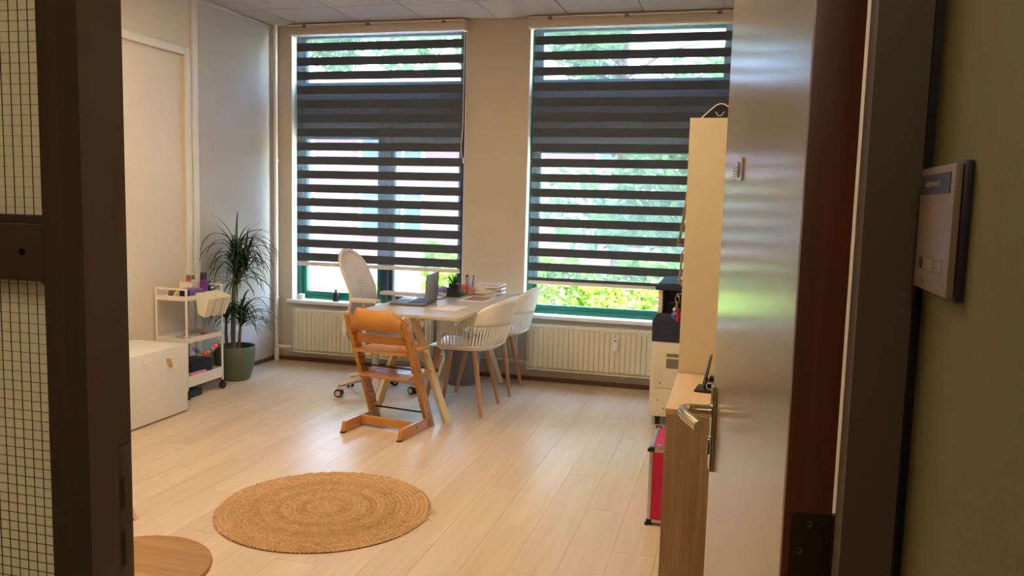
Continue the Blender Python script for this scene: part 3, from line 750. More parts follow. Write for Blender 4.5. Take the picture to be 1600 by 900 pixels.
mags = [('magB', 0, .016, 'grey magazine at the bottom of the stack on the desk'), ('magB', 11, .012, 'grey white booklet second from the bottom of the stack on the desk'), ('magB', -7, .018, 'thick grey magazine in the middle of the stack on the desk'),
        ('magB', 16, .014, 'grey booklet with slanting edge second from the top of the stack on the desk'), ('magA', 2, .014, 'pinkish magazine on top of the stack on the desk')]
z = .730
for mt, rot, t, lab in mags:
    e = empty('magazine', (-1.825+random.uniform(-.01, .01), 6.075+random.uniform(-.01, .01), z), radians(rot), lab, 'magazine', 'stack of magazines on the desk')
    obj('pages', B().box(-.098, .098, -.136, .136, .0008, t-.0012), 'paper', e, smooth=False)
    obj('cover', B().box(-.100, .100, -.138, .138, t-.0012, t, .0003).box(-.100, .100, -.138, .138, 0, .0008).box(-.1006, -.098, -.138, .138, 0, t), mt, e, smooth=False)
    z += t
for k, (x, y, rz, mt, lab) in enumerate(((-2.21, 5.72, 20, 'magC', 'bluish magazine lying on the desk behind the laptop'), (-2.20, 5.98, -10, 'magA', 'pale magazine lying at the window end of the desk'))):
    e = empty('magazine', (x, y, .730), radians(rz), lab, 'magazine')
    obj('pages', B().box(-.07, .07, -.10, .10, 0, .008), 'paper', e, smooth=False); obj('cover', B().box(-.072, .072, -.102, .102, .008, .0095), mt, e, smooth=False)

# ---- high chair
hc = empty('high_chair', (-2.07, 4.445, 0), radians(-8), 'orange beech wooden high chair with two plates and stepped sides', 'chair')
def yc(z): return .388-.452*z
for s in (-1, 1):
    xo, xi = s*.215, s*.190; xg = s*.182
    b = B(); b.prism([(yc(0)-.042, 0), (yc(0)+.040, 0), (yc(.735)+.036, .735), (yc(.75)+.020, .752), (yc(.75)-.012, .752), (yc(.735)-.030, .740)], min(xo, xi), max(xo, xi), 'X', .003)
    zs = .10
    while zs < .70:
        z1 = zs+.030
        b.prism([(yc(zs)-.034, zs), (yc(zs)+.034, zs), (yc(z1)+.034, z1), (yc(z1)-.034, z1)], min(xi, xg), max(xi, xg), 'X', .001); zs += .040
    u = obj('upright', b, 'beechz', hc, angle=30)
    bb = B()
    for z in (.10, .395, .58, .70): bb.cyl((xo-s*.0005, yc(z), z), (xo+s*.0015, yc(z), z), .006, n=10)
    obj('bolt_head', bb, 'black', u)
    b = B(); b.prism([(.0, 0), (.43, 0), (.375, .072), (.03, .072), (.018, .066)], min(xo, xi), max(xo, xi), 'X', .004)
    rn = obj('runner', b, 'beechz', hc, angle=30)
    obj('glide', B().box(min(xo, xi)-.001, max(xo, xi)+.001, -.003, .03, 0, .010, .001), 'rubber', rn)
    obj('bolt_head', B().cyl((xo-s*.0005, .2, .04), (xo+s*.0015, .2, .04), .006, n=10).cyl((xo-s*.0005, .36, .04), (xo+s*.0015, .36, .04), .006, n=10), 'black', rn)
def board(name, zlo, ztop, y0, bow, hw=.182):
    b = B(); n = 18; front, rows = [], []
    for i in range(n+1):
        x = -hw+2*hw*i/n; y = y0-bow*(1-(x/hw)**2); rows.append([(x, y+.05*0, zlo(x)), (x, y-.006*0, (zlo(x)+ztop(x))/2), (x, y, ztop(x))])
    b.grid(rows); return obj(name, b, 'beech', hc, solid=.011)
def shoulder(x):
    a = abs(x)
    if a < .125: return .790-.012*(1-(a/.125)**2)
    if a < .158: t = (a-.125)/.033; return .790-.062*(t*t*(3-2*t))
    return .728
board('backrest', lambda x: .650+.006*(x/.182)**2, shoulder, .058, .030)
board('lower_backrest', lambda x: .566, lambda x: .620, .118, .028)
def plate(name, z, y0, y1):
    poly = []
    for i in range(15): x = -.180+.36*i/14; poly.append((x, y0-.016*(1-(x/.18)**2)))
    poly += [(.184, y0+.06), (.186, y1-.05), (.165, y1-.008)]
    for i in range(9): x = .13-.26*i/8; poly.append((x, y1+.006*(1-(x/.13)**2)))
    poly += [(-.165, y1-.008), (-.186, y1-.05), (-.184, y0+.06)]
    return obj(name, B().prism(poly, z-.007, z+.007, 'Z', .003), 'beech', hc, angle=30)
plate('seat', .512, yc(.512)-.065, .43)
plate('foot_plate', .347, yc(.347)-.085, .47)
for y, z in ((.225, .397), (.352, .098)): obj('tie_rod', B().cyl((-.19, y, z), (.19, y, z), .0055, n=10), 'black', hc)
obj('cross_bar', B().box(-.19, .19, .195, .213, .018, .072, .003), 'beech', hc)

# ---- office chair (faces the desk, +X)
oc = empty('office_chair', (-2.53, 5.50, 0), 0, 'beige mesh office chair on wheels at the left side of the desk', 'chair')
prof = [(.46, -.140), (.52, -.150), (.60, -.140), (.70, -.108), (.78, -.118), (.86, -.152), (.94, -.190), (1.00, -.222), (1.04, -.245), (1.06, -.258)]
def halfw(z):
    if z > .90: t = (z-.90)/.165; return .205*math.sqrt(max(0.0, 1-t*t))+.0
    return .205+.02*max(0, (.66-z)/.2)
def bxz(z):
    for (a, xa), (c, xc) in zip(prof, prof[1:]):
        if a <= z <= c: return xa+(xc-xa)*(z-a)/(c-a)
    return prof[-1][1]
b = B(); rows = []
zz = [.46+.60*i/26 for i in range(27)]
for z in zz:
    w = max(halfw(z), .012); rows.append([(bxz(z)-.0+.035*((j-6)/6)**2*(.6 if z > .6 else .3), w*(j-6)/6, z) for j in range(13)])
b.grid(rows); bk = obj('backrest', b, 'mesh', oc, solid=.014)
loop = [(bxz(z)+.035*(.6 if z > .6 else .3)+.001, max(halfw(z), .012), z) for z in zz]
loop2 = [(x, -y, z) for x, y, z in loop][::-1]
obj('back_rim', B().tube(loop+loop2, .013, 8), 'offw', oc)
sl = B()
for k in range(7):
    z = .745+.018*k; w = halfw(z)*.62
    sl.tube([(bxz(z)+.010, -w*.1+w*j/6, z) for j in range(7)], .0035, 6)
obj('lumbar_rib', sl, 'mesh', bk)
obj('back_support', B().tube([(.0, 0, .40), (-.13, 0, .40), (-.17, 0, .46), (-.16, 0, .62), (-.135, 0, .70)], [.03, .03, .028, .022, .012], 10, flat=1.6).box(-.165, -.145, -.17, .17, .52, .56, .008), 'offw', oc)
sp_ = []
for sx, sy, a0 in ((1, 1, 0), (-1, 1, 90), (-1, -1, 180), (1, -1, 270)):
    for k in range(6): a = radians(a0+18*k); sp_.append((.10+sx*.155+.075*cos(a), sy*.160+.075*sin(a)))
obj('seat', B().prism(sp_, .425, .485, 'Z', .018), 'greyfab', oc)
obj('seat_pan', B().box(-.10, .28, -.19, .19, .400, .426, .010), 'offw', oc)
for s, x1 in ((-1, .158), (1, .245)):
    ap = obj('armrest', B().prism([(-.062, -.040), (x1-.01, -.040), (x1, -.02), (x1, .02), (x1-.01, .040), (-.062, .040)], .716, .742, 'Z', .008), 'offw', oc)
    for v in ap.data.vertices: v.co.y += s*.262
    obj('arm_post', B().tube([(.04, s*.20, .415), (.04, s*.255, .42), (.04, s*.262, .46), (.04, s*.262, .716)], [.018, .018, .016, .014], 8), 'offw', oc)
obj('gas_column', B().cyl((0, .02, .13), (0, .02, .405), .030, .024, n=16), 'alu', oc)
for k in range(5):
    a = radians(228+72*k); ex, ey = .285*cos(a), .02+.285*sin(a)
    sparb = B().tube([(0, .02, .125), (ex*.55, .02+(ey-.02)*.55, .112), (ex, ey, .088)], [.030, .025, .019], 4, up=(0, 0, 1))
    sb = obj('base_arm', sparb, 'offw', oc, smooth=False)
    ta = a+.9; tx, ty = cos(ta), sin(ta)
    obj('caster_fork', B().cyl((ex, ey, .050), (ex, ey, .085), .013, n=10).box(ex-.018, ex+.018, ey-.018, ey+.018, .050, .066, .005), 'offw', sb)
    for s in (-1, 1):
        wc = Vector((ex+s*.016*tx, ey+s*.016*ty, .030)); d = Vector((tx, ty, 0))*.010
        obj('caster_wheel', B().cyl(wc-d, wc+d, .030, n=18), 'rubber', sb)
        obj('wheel_hub', B().cyl(wc+s*d, wc+s*d*1.12, .019, n=16), 'rimgrey', sb)

# ---- two white shell chairs (local +x is forward)
def shell_chair(loc, rz, label):
    e = empty('shell_chair', loc, rz, label, 'chair', 'white shell chairs along the desk')
    U = []
    for i in range(10): U.append((.10-.20*i/9, -.25))
    for i in range(1, 32): a = pi*i/32; U.append((-.10-.19*sin(a)**.85, -.25*cos(a)))
    for i in range(10): U.append((-.10+.20*i/9, .25))
    def top(x):
        t = min(1, max(0, (.04-x)/.33)); return .600+.20*(t*t*(3-2*t))
    def P(i, z):
        x, y = U[i]; k = (z-.455)/.34
        sc = 1+.05*k; bx = -.085*k*min(1, max(0, (.0-x)/.29))
        low = 1-.16*max(0, (.50-z)/.05)**2
        return (x*low+bx, y*sc*low, z)
    n = len(U)
    # lower tray
    b = B(); rows = []
    for z in (.452, .460, .474, .488): rows.append([P(i, z) for i in range(n)])
    b.grid(rows); obj('seat_rim', b, 'shell', e, solid=.007)
    b = B(); rows = []
    for j in range(9):
        v = j/8*2-1; row_ = []
        for i in range(10):
            u = i/9; x = -.235*math.sqrt(max(0, 1-(v*.93)**2))*.98+u*(.225+.235*math.sqrt(max(0, 1-(v*.93)**2))*.98)
            row_.append((x, v*.222, .456+.012*v*v-.018*max(0, (u-.8)/.2)**2-.0))
        rows.append(row_)
    b.grid(rows); obj('seat', b, 'shell', e, solid=.008)
    # upper band
    b = B(); rows = []
    for f in range(7):
        row_ = []
        for i in range(n):
            t = top(U[i][0]); z0 = min(.622, t-.030) if abs(U[i][0]-.10) > .03 else .485
            row_.append(P(i, z0+(t-z0)*f/6))
        rows.append(row_)
    b.grid(rows); obj('backrest', b, 'shell', e, solid=.008)
    proto = None
    for i in range(2, n-2):
        t = top(U[i][0]); z1 = min(.622, t-.030)+.008
        a, c, d = Vector(P(i-1, .55)), Vector(P(i+1, .55)), (Vector(P(i+1, .55))-Vector(P(i-1, .55))).normalized()
        w = d*.0042; nrm = Vector((d.y, -d.x, 0))*.0035
        sb = B(); rows = []
        for z in (.480, .52, .57, z1):
            p = Vector(P(i, z)); rows.append([p-w-nrm, p+w-nrm, p+w+nrm, p-w+nrm])
        sb.grid(rows, closed=True); obj('slat', sb, 'shell', e, smooth=False)
    obj('under_frame', B().box(-.14, .14, -.14, .14, .430, .446, .004), 'black', e)
    for sx in (1, -1):
        for sy in (1, -1): obj('leg', B().tube([(sx*.125, sy*.125, .448), (sx*.168, sy*.168, .225), (sx*.210, sy*.208, 0)], [.019, .017, .011], 12), 'ash', e)
    return e
shell_chair((-1.780, 5.325, 0), pi, 'white slatted shell chair with wooden legs, the one nearest the high chair')
shell_chair((-1.772, 5.968, 0), pi+radians(3), 'white slatted shell chair with wooden legs, the one nearest the right window')
bn = empty('waste_bin', (-2.03, 6.08, 0), 0, 'grey blue waste bin standing under the desk', 'bin')
obj('bin_wall', B().lathe([(0, 0), (.12, 0), (.155, .36), (.149, .36), (.115, .006), (0, .006)], 24), 'greyfab', bn)
obj('bin_rim', B().lathe([(.149, .352), (.162, .352), (.162, .366), (.149, .366), (.149, .352)], 24), 'magC', bn)

# ---- storage bench
sb_ = empty('storage_bench', (-3.672, 3.95, 0), 0, 'low white storage bench against the left wall with one tan leather pull', 'bench')
obj('carcass', B().box(-.206, .190, -.64, .638, .012, .440, .002).box(-.19, .17, -.62, .62, 0, .012), 'white', sb_)
fp_ = obj('front_panel', B().box(.191, .209, -.64, .640, .010, .457, .0015), 'white', sb_)
obj('lid', B().box(-.208, .190, -.64, .640, .441, .457, .0015), 'white', sb_)
ly = 4.402-3.95
b = B(); rows = []
for x, z in ((.2095, .388), (.216, .392), (.219, .384), (.222, .370), (.226, .352), (.229, .340)): rows.append([(x, ly-.014+.0*z, z), (x, ly+.014, z-.004)])
b.grid(rows)
hd = obj('leather_pull', b, 'leather', sb_, solid=.004)
obj('rivet', B().cyl((.2195, ly, .382), (.2225, ly, .381), .004, n=10), 'steel', hd)
hy_ = 4.180-3.95
obj('hook', B().box(.209, .213, hy_-.013, hy_+.013, .383, .412, .002).box(.213, .226, hy_-.004, hy_+.004, .386, .394, .002).box(.222, .226, hy_-.004, hy_+.004, .386, .404, .0015), 'sill', sb_)

# ---- trolley
tr = empty('utility_trolley', (-3.768, 5.035, 0), 0, 'white three tier utility trolley on black casters beside the potted plant', 'trolley')
hx, hy = .122, .203
for sx in (1, -1):
    for sy in (1, -1):
        obj('post', B().box(sx*hx-.006, sx*hx+.006, sy*hy-.007, sy*hy+.007, .066, .790, .002), 'trolley', tr)
        cs = obj('caster', B().box(sx*hx-.010, sx*hx+.010, sy*hy-.010, sy*hy+.010, .045, .066, .002).cyl((sx*hx-.004, sy*hy-.006, .028), (sx*hx-.004, sy*hy+.006, .028), .006, n=8), 'black', tr)
        for d in (-.008, .008): obj('wheel', B().cyl((sx*hx+d-.005, sy*hy, .026), (sx*hx+d+.005, sy*hy, .026), .026, n=16), 'rubber', cs)
for sy in (1, -1): obj('top_rail', B().box(-hx, hx, sy*hy-.006, sy*hy+.006, .776, .790, .002), 'trolley', tr)
def tray(z0, z1):
    b = B(); t = .002
    b.box(-hx, hx, -hy, hy, z0, z0+t)
    b.box(-hx, -hx+t, -hy, hy, z0+t, z1).box(hx-t, hx, -hy, hy, z0+t, z1).box(-hx+t, hx-t, -hy, -hy+t, z0+t, z1).box(-hx+t, hx-t, hy-t, hy, z0+t, z1)
    return obj('tray', b, 'trolley', tr, smooth=False)
tray(.702, .735); obj('tray_mat', B().box(-hx+.004, hx-.004, -hy+.004, hy-.004, .704, .716), 'trolley', tr, smooth=False); tray(.402, .438); tray(.088, .165)
for k, (y, nm) in enumerate(((-.062, 'nearest of the three white buckets hanging on the trolley'), (.030, 'middle of the three white buckets hanging on the trolley'), (.122, 'farthest of the three white buckets hanging on the trolley'))):
    e = empty('hanging_bucket', (-3.768+hx+.003, 5.035+y, .735), 0, nm, 'bucket', 'buckets hanging on the trolley')
    w, wt = .030, .0405
    T = [(.0, -wt, .012), (.0, wt, .012), (.105, wt, -.026), (.105, -wt, -.026)]
    Bm = [(.012, -w, -.135), (.012, w, -.135), (.060, w, -.158), (.060, -w, -.158)]
    b = B(); b.grid([[Vector(p) for p in Bm], [Vector(p)*.5+Vector(q)*.5 for p, q in zip(Bm, T)], [Vector(p) for p in T]], closed=True); b.face([Vector(p) for p in Bm])
    bmesh.ops.remove_doubles(b.bm, verts=b.bm.verts[:], dist=1e-5)
    obj('bucket_wall', b, 'bucket', e, smooth=False, solid=.003)
    obj('hanger_lip', B().box(-.012, .002, -wt*.7, wt*.7, .003, .014, .002).box(-.012, -.009, -wt*.5, wt*.5, -.006, .004, .001), 'bucket', e)
tx, ty = -3.768, 5.035
e = empty('purple_bottle', (tx+.055, ty+.085, .716), 0, 'tall purple bottle with dark cap on the trolley top', 'bottle')
obj('bottle_body', B().lathe([(0, 0), (.028, 0), (.029, .01), (.027, .075), (.0255, .115), (0, .115)], 20), 'purple', e)
obj('bottle_cap', B().lathe([(0, .115), (.0255, .115), (.023, .160), (.020, .164), (0, .164)], 20), 'purpled', e)
e = empty('lilac_case', (tx+.035, ty-.06, .716), radians(-6), 'flat lilac box lying on the trolley top', 'box')
obj('case_base', B().box(-.055, .055, -.085, .085, 0, .030, .004), 'lilac', e); obj('case_lid', B().box(-.056, .056, -.086, .086, .030, .058, .006), 'lilac', e)
e = empty('open_tray_box', (tx-.045, ty+.095, .716), radians(4), 'open white box at the back of the trolley top', 'box')
b = B(); b.box(-.05, .05, -.09, .09, .045, .048).box(-.05, -.047, -.09, .09, .048, .095).box(.047, .05, -.09, .09, .048, .095).box(-.047, .047, -.09, -.087, .048, .095).box(-.047, .047, .087, .09, .048, .095)
obj('box_wall', b, 'bucket', e, smooth=False); obj('box_foot', B().box(-.04, .04, -.08, .08, 0, .045), 'bucket', e, smooth=False)
e = empty('spray_can', (tx-.055, ty+.06, .765), 0, 'small grey spray can with orange print in the white box', 'can')
obj('can_body', B().lathe([(0, 0), (.017, 0), (.017, .055), (.013, .066), (0, .066)], 16), 'orangeb', e)
obj('can_cap', B().lathe([(0, .062), (.0165, .058), (.0165, .088), (.014, .092), (0, .092)], 16), 'grille', e)
e = empty('dark_tube', (tx-.035, ty+.085, .765), 0, 'slim dark and white tube in the white box', 'tube')
obj('tube_body', B().cyl((0, 0, 0), (0, 0, .060), .013, n=14), 'whitem', e); obj('tube_cap', B().cyl((0, 0, .060), (0, 0, .090), .0135, .010, n=14), 'grille', e)
e = empty('handheld_gadget', (tx+.045, ty+.160, .716), radians(10), 'black handheld gadget at the far end of the trolley top', 'gadget')
obj('gadget_body', B().box(-.030, .030, -.040, .040, .030, .062, .008).box(-.018, .018, -.03, .03, 0, .032, .004), 'blackp', e); obj('gadget_grip', B().tube([(0, -.03, .06), (0, -.02, .085), (0, .02, .088)], [.010, .010, .007], 8), 'blackp', e)
obj('gadget_label', B().box(.0302, .031, -.03, .015, .042, .055), 'whitem', e, smooth=False)
e = empty('small_black_box', (tx+.075, ty-.155, .716), 0, 'small black box with pale ends near the front of the trolley top', 'box')
obj('box_body', B().box(-.030, .030, -.018, .018, .0, .056, .003), 'blackp', e); obj('end_label', B().box(-.052, -.030, -.018, .018, 0, .056, .002), 'magA', e)
e = empty('hair_brush', (tx-.055, ty-.15, .716), 0, 'pale translucent brush lying on the trolley top', 'brush')
obj('brush_handle', B().tube([(-.055, 0, .010), (-.02, 0, .026), (.0, 0, .034)], [.006, .008, .010], 8), 'bucket', e); obj('brush_head', B().box(0, .060, -.015, .015, .0, .050, .006), 'grille', e)
for k in range(5):
    o = obj('cream_pebble', B().sphere((tx+.01+.014*(k % 3)-.01*(k//3), ty-.165+.016*(k//2), .716+.018+.014*(k % 2)), .018, 10), 'bucket')
    tag(o, 'small cream knob lying in the row on the trolley top tray', 'knob', 'cream knobs on the trolley top')
random.seed(8)
for k, (x, y, rz, mt, z, lab) in enumerate(((-.02, -.09, 12, 'magA', .404, 'pinkish magazine lying lowest on the middle trolley shelf'), (.02, .06, -14, 'magD', .412, 'dark red magazine on the middle trolley shelf'), (.0, .02, 35, 'magB', .421, 'grey magazine lying topmost on the middle trolley shelf'))):
    e = empty('magazine', (tx+x, ty+y, z), radians(rz), lab, 'magazine', 'magazines on the trolley')
    obj('pages', B().box(-.06, .06, -.085, .085, 0, .007), 'paper', e, smooth=False); obj('cover', B().box(-.061, .061, -.086, .086, .007, .0082), mt, e, smooth=False)
e = empty('navy_tray_box', (tx-.01, ty+.03, .090), radians(3), 'dark navy box standing in the bottom trolley tray', 'box')
obj('box_wall', B().box(-.08, .08, -.13, .13, 0, .130, .004), 'navyd', e); obj('box_lid', B().box(-.083, .083, -.133, .133, .130, .150, .004), 'navyd', e)
o = obj('craft_paper', B().box(tx+.085, tx+.112, ty-.14, ty+.03, .092, .176, .002), 'pinkb'); tag(o, 'red pink craft paper stack in the bottom trolley tray', 'paper')
o = obj('craft_paper', B().box(tx+.085, tx+.110, ty-.195, ty-.145, .092, .172, .002), 'lime'); tag(o, 'pale green craft paper in the bottom trolley tray', 'paper')
o = obj('flat_black_case', B().box(tx-.07, tx+.11, ty-.19, ty-.02, 0, .052, .006), 'blackp'); tag(o, 'flat black case on the floor under the trolley', 'case')
gl = empty('bead_garland', (tx+hx+.012, ty, .40), 0, 'string of colourful wooden beads hanging along the trolley', 'garland')
gp = []
for k in range(25):
    t = k/24; y = -.195+.39*t; gp.append((.0, y, -.105*(1-(2*t-1)**2)+.012))
obj('string', B().tube([(-.012, -.197, .035)]+gp+[(-.012, .197, .035)], .0012, 6), 'rimgrey', gl)
bc = ['violet', 'blue', 'blue', 'lime', 'orangeb', 'red', 'pinkb', 'red', 'yellow', 'lime', 'blue', 'pinkb', 'red', 'orangeb', 'lime', 'pinkb']
random.seed(2)
for k, c in enumerate(bc):
    t = .14+.74*k/(len(bc)-1); y = -.195+.39*t; z = -.105*(1-(2*t-1)**2)+.012; r = .0105
    o = obj('bead', B().box(-r, r, -r, r, -r, r, .003), c, gl); o.location = (0, y, z); o.rotation_euler = (random.uniform(-.5, .5)+1.0*(2*t-1), random.uniform(-.4, .4), random.uniform(-.4, .4))

# ---- dracaena
pp = empty('potted_dracaena', (-3.742, 5.550, 0), 0, 'tall dracaena plant with drooping narrow leaves in a sage green pot', 'plant')
obj('pot', B().lathe([(0, 0), (.096, 0), (.108, .006), (.138, .10), (.150, .19), (.151, .262), (.147, .268), (.140, .262), (.138, .20), (0, .20)], 36), 'pot', pp)
obj('soil', B().lathe([(0, .236), (.08, .238), (.139, .230)], 24), 'soil', pp)
obj('cane', B().tube([(-.02, 0, .22), (-.025, .01, .45), (-.01, .0, .70), (.015, 0, .98)], [.020, .019, .017, .012], 10), 'trunk', pp)
obj('cane', B().tube([(.05, -.03, .22), (.065, -.04, .36), (.09, -.05, .52)], [.014, .013, .009], 8), 'trunk', pp)
obj('cane', B().tube([(-.06, -.02, .22), (-.065, -.03, .36), (-.05, -.04, .50)], [.013, .012, .008], 8), 'trunk', pp)
obj('cane', B().tube([(-.01, 0, .72), (.06, -.01, .83), (.105, -.01, .92)], [.012, .011, .008], 8), 'trunk', pp)
def leafmesh(L, elev, droop, w):
    b = B(); rows = []; x = z = 0.0; n = 8; a = elev
    for i in range(n+1):
        t = i/n; ww = w*min(1, .55+3*t)*(1-t**2.2)+.0004
        nx, nz = -sin(a), cos(a)
        rows.append([(x, -ww, z), (x-nx*ww*.35, 0, z-nz*ww*.35), (x, ww, z)])
        a = elev-droop*t**1.1; x += L/n*cos(a); z += L/n*sin(a)
    b.grid(rows); return b
LV = []
for L, e_, d_, w in ((.36, 1.35, 2.3, .0085), (.40, 1.1, 2.4, .009), (.42, .85, 2.2, .009), (.40, .55, 1.9, .0085), (.34, 1.45, 1.2, .008), (.38, 1.2, 2.9, .009), (.36, .2, 1.5, .0085), (.34, 1.5, .5, .008), (.46, 1.15, 3.1, .0095), (.44, .7, 2.4, .009)):
    b = leafmesh(L, e_, d_, w); me = bpy.data.meshes.new('leaf'); b.bm.to_mesh(me); b.bm.free(); me.materials.append(M['drac'])
    for p_ in me.polygons: p_.use_smooth = True
    reach = max(v.co.x for v in me.vertices); LV.append((me, reach))
random.seed(31)
def crown(c, n, zspan, scale, variants):
    for k in range(n):
        az = 2*pi*k*.381966+random.uniform(-.2, .2); i = random.choice(variants); me, reach = LV[i]
        s = scale*random.uniform(.75, 1.12)
        room = (.118+c[0]) if cos(az) < -.05 else 9
        if cos(az) < -.05: s = min(s, max(.42, room/(reach*abs(cos(az))+1e-6)))
        if reach*s*abs(min(0, cos(az))) > room: continue
        o = bpy.data.objects.new('leaf', me); COL.objects.link(o); o.parent = pp
        o.location = (c[0]+.012*cos(az), c[1]+.012*sin(az), c[2]+random.uniform(-zspan, zspan*.4)); o.rotation_euler = (0, 0, az); o.scale = (s, s*1.05, s)
crown((.015, 0, .985), 110, .20, 1.0, [0, 1, 1, 2, 3, 5, 5, 8, 8, 8, 9, 4])
crown((.015, 0, .80), 30, .06, .95, [9, 8, 3, 6])
crown((.105, -.01, .93), 40, .08, .85, [1, 2, 5, 8, 4, 7])
crown((.09, -.05, .53), 74, .10, .84, [0, 1, 2, 3, 9, 8, 6, 8])
crown((-.05, -.04, .52), 40, .08, .75, [0, 1, 5, 2, 8])

# ---- things on the sill
e = empty('diffuser_bottle', (-3.325, 6.425, .545), 0, 'small black bottle with dried sprig on the left window sill', 'bottle')
obj('bottle_body', B().lathe([(0, 0), (.026, 0), (.028, .004), (.028, .07), (.022, .08), (.010, .083), (.010, .10), (.012, .104), (0, .104)], 18), 'blackp', e)
b = B(); random.seed(6); b.tube([(0, 0, .10), (.004, 0, .16), (-.002, 0, .21)], .0014, 6)
for k in range(9):
    a = random.uniform(0, 2*pi); q = (.045*cos(a)*random.random()+.0, .02*sin(a), .20+.07*random.random()); b.tube([(-.002, 0, .185), q], .001, 5).sphere(q, .005, 6)
obj('dried_sprig', b, 'rimgrey', e)
e = empty('candle_cube', (-3.66, 6.42, .545), 0, 'small white cube shaped holder at the left end of the window sill', 'candle holder')
obj('holder', B().box(-.024, .024, -.024, .024, 0, .048, .004), 'sill', e); obj('wax', B().cyl((0, 0, .047), (0, 0, .0495), .016, n=16), 'paper', e)

# ---- printer
pr = empty('copier', (-.175, 5.64, 0), 0, 'floor standing cream office copier with dark navy top beside the right window', 'printer')
hx, hy = .300, .290
obj('body', B().box(-hx, hx, -hy, hy, .062, .565, .006), 'printer', pr)
for z0, z1 in ((.066, .250), (.256, .560)): obj('cover_panel', B().box(-hx+.022, hx-.01, -hy-.006, -hy, z0, z1, .003), 'printer', pr)
for z0, z1 in ((.07, .19), (.20, .31), (.32, .44), (.45, .56)):
    dp = obj('paper_drawer', B().box(-hx-.008, -hx, -hy+.02, hy-.02, z0, z1, .003), 'printer', pr); obj('drawer_pull', B().box(-hx-.0086, -hx-.0078, -.10, .10, z1-.025, z1-.008), 'grille', dp, smooth=False)
gr = B()
for k in range(7): gr.box(-hx+.095, -hx+.195, -hy-.0085, -hy-.006, .395+.0085*k, .400+.0085*k)
obj('vent_grille', gr.box(-hx+.095, -hx+.195, -hy-.0075, -hy-.006, .392, .455).box(-hx+.095, -hx+.195, -hy-.0085, -hy-.006, .468, .490), 'grille', pr, smooth=False)
obj('side_latch', B().box(-hx+.172, -hx+.190, -hy-.009, -hy-.005, .262, .310), 'black', pr, smooth=False)
for x, z in ((-hx+.06, .29), (-hx+.05, .175), (-hx+.09, .12)): obj('screw', B().cyl((x, -hy-.0075, z), (x, -hy-.006, z), .006, n=10), 'grille', pr)
obj('engine_housing', B().prism([(-hx-.006, .566), (-hx-.008, .70), (-hx+.016, .746), (-hx+.03, .752), (hx, .752), (hx, .566)], -hy-.006, hy, 'Y', .006), 'navy', pr, angle=30)
obj('output_recess', B().box(-hx+.055, hx, -.16, hy-.01, .752, .905), 'navyd', pr, smooth=False).data.materials[0] = M['navyd']
obj('output_shelf', B().box(-hx+.09, hx-.05, -hy+.01, -.16, .82, .828), 'navyd', pr, smooth=False)
obj('corner_post', B().box(-hx+.022, -hx+.05, -hy+.02, hy-.02, .752, .905, .003), 'printer', pr)
obj('scanner_unit', B().prism([(-hx+.005, .903), (-hx+.002, .928), (-hx+.030, .948), (hx, .968), (hx, .903)], -hy-.004, hy, 'Y', .005), 'navy', pr, angle=30)
obj('document_feeder', B().box(-hx+.168, hx, -hy+.03, hy-.03, .958, 1.03, .010), 'printer', pr)
for sx in (-1, 1):
    for sy in (-1, 1):
        c_ = obj('caster', B().box(sx*.25-.02, sx*.25+.02, sy*.24-.02, sy*.24+.02, .048, .062).cyl((sx*.25-.014, sy*.24, .026), (sx*.25+.014, sy*.24, .026), .026, n=14), 'rubber', pr)
b = B(); rows = []
for k in range(8):
    t = k/7; rows.append([(-.165+.12*t, -.20, .964+.10*t*t+.0), (-.165+.12*t, .0, .964+.10*t*t)])
ob = obj('paper_sheet', b.grid(rows), 'paper', solid=.0008); ob.location = (-.175+.0, 5.64, .006); tag(ob, 'curled white sheet sticking up from the top of the copier', 'paper')

# ---- oak sideboard and ivory bookcase along the right wall
cb = empty('oak_cabinet', (.012, 2.918, 0), 0, 'light oak laminate cabinet beside the open door', 'cabinet')
hx, hy = .192, .296
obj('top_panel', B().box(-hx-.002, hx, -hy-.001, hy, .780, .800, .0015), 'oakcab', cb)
obj('side_panel', B().box(-hx, hx, -hy, -hy+.020, .0, .780, .001), 'oakcab_shaded', cb)
obj('side_panel', B().box(-hx, hx, hy-.020, hy, .0, .780, .001), 'oakcab_shaded', cb)
obj('back_panel', B().box(hx-.008, hx, -hy+.02, hy-.02, .0, .78), 'oakcab_shaded', cb)
obj('plinth', B().box(-hx+.02, -hx+.036, -hy+.02, hy-.02, .0, .06), 'oakcab_shaded', cb)
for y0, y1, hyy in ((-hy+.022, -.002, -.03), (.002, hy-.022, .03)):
    d_ = obj('cabinet_door', B().box(-hx, -hx+.018, y0, y1, .064, .777, .001), 'oakcab_shaded', cb); obj('knob', B().cyl((-hx-.018, hyy, .55), (-hx, hyy, .55), .009, n=12), 'steel', d_)
bk_ = empty('bookcase', (.012, 3.79, 0), 0, 'tall ivory bookcase behind the light oak cabinet', 'bookcase')
hx, hy, H = .194, .565, 1.787
obj('side_panel', B().box(-hx, hx, -hy, -hy+.022, 0, H, .0015), 'bookcase', bk_)
obj('side_panel', B().box(-hx, hx, hy-.022, hy, 0, H, .0015), 'bookcase', bk_)
obj('top_panel', B().box(-hx, hx, -hy+.022, hy-.022, H-.022, H, .001), 'bookcase', bk_)
obj('back_panel', B().box(hx-.006, hx, -hy+.022, hy-.022, .04, H-.022), 'bookcase', bk_, smooth=False)
for z in (.05, .40, .75, 1.10, 1.44): obj('shelf', B().box(-hx+.004, hx-.006, -hy+.022, hy-.022, z-.02, z, .001), 'bookcase', bk_)
e = empty('desktop_gadget', (-.075, 3.33, H), 0, 'black rounded gadget with pale curved rim on top of the tall ivory bookcase', 'gadget')
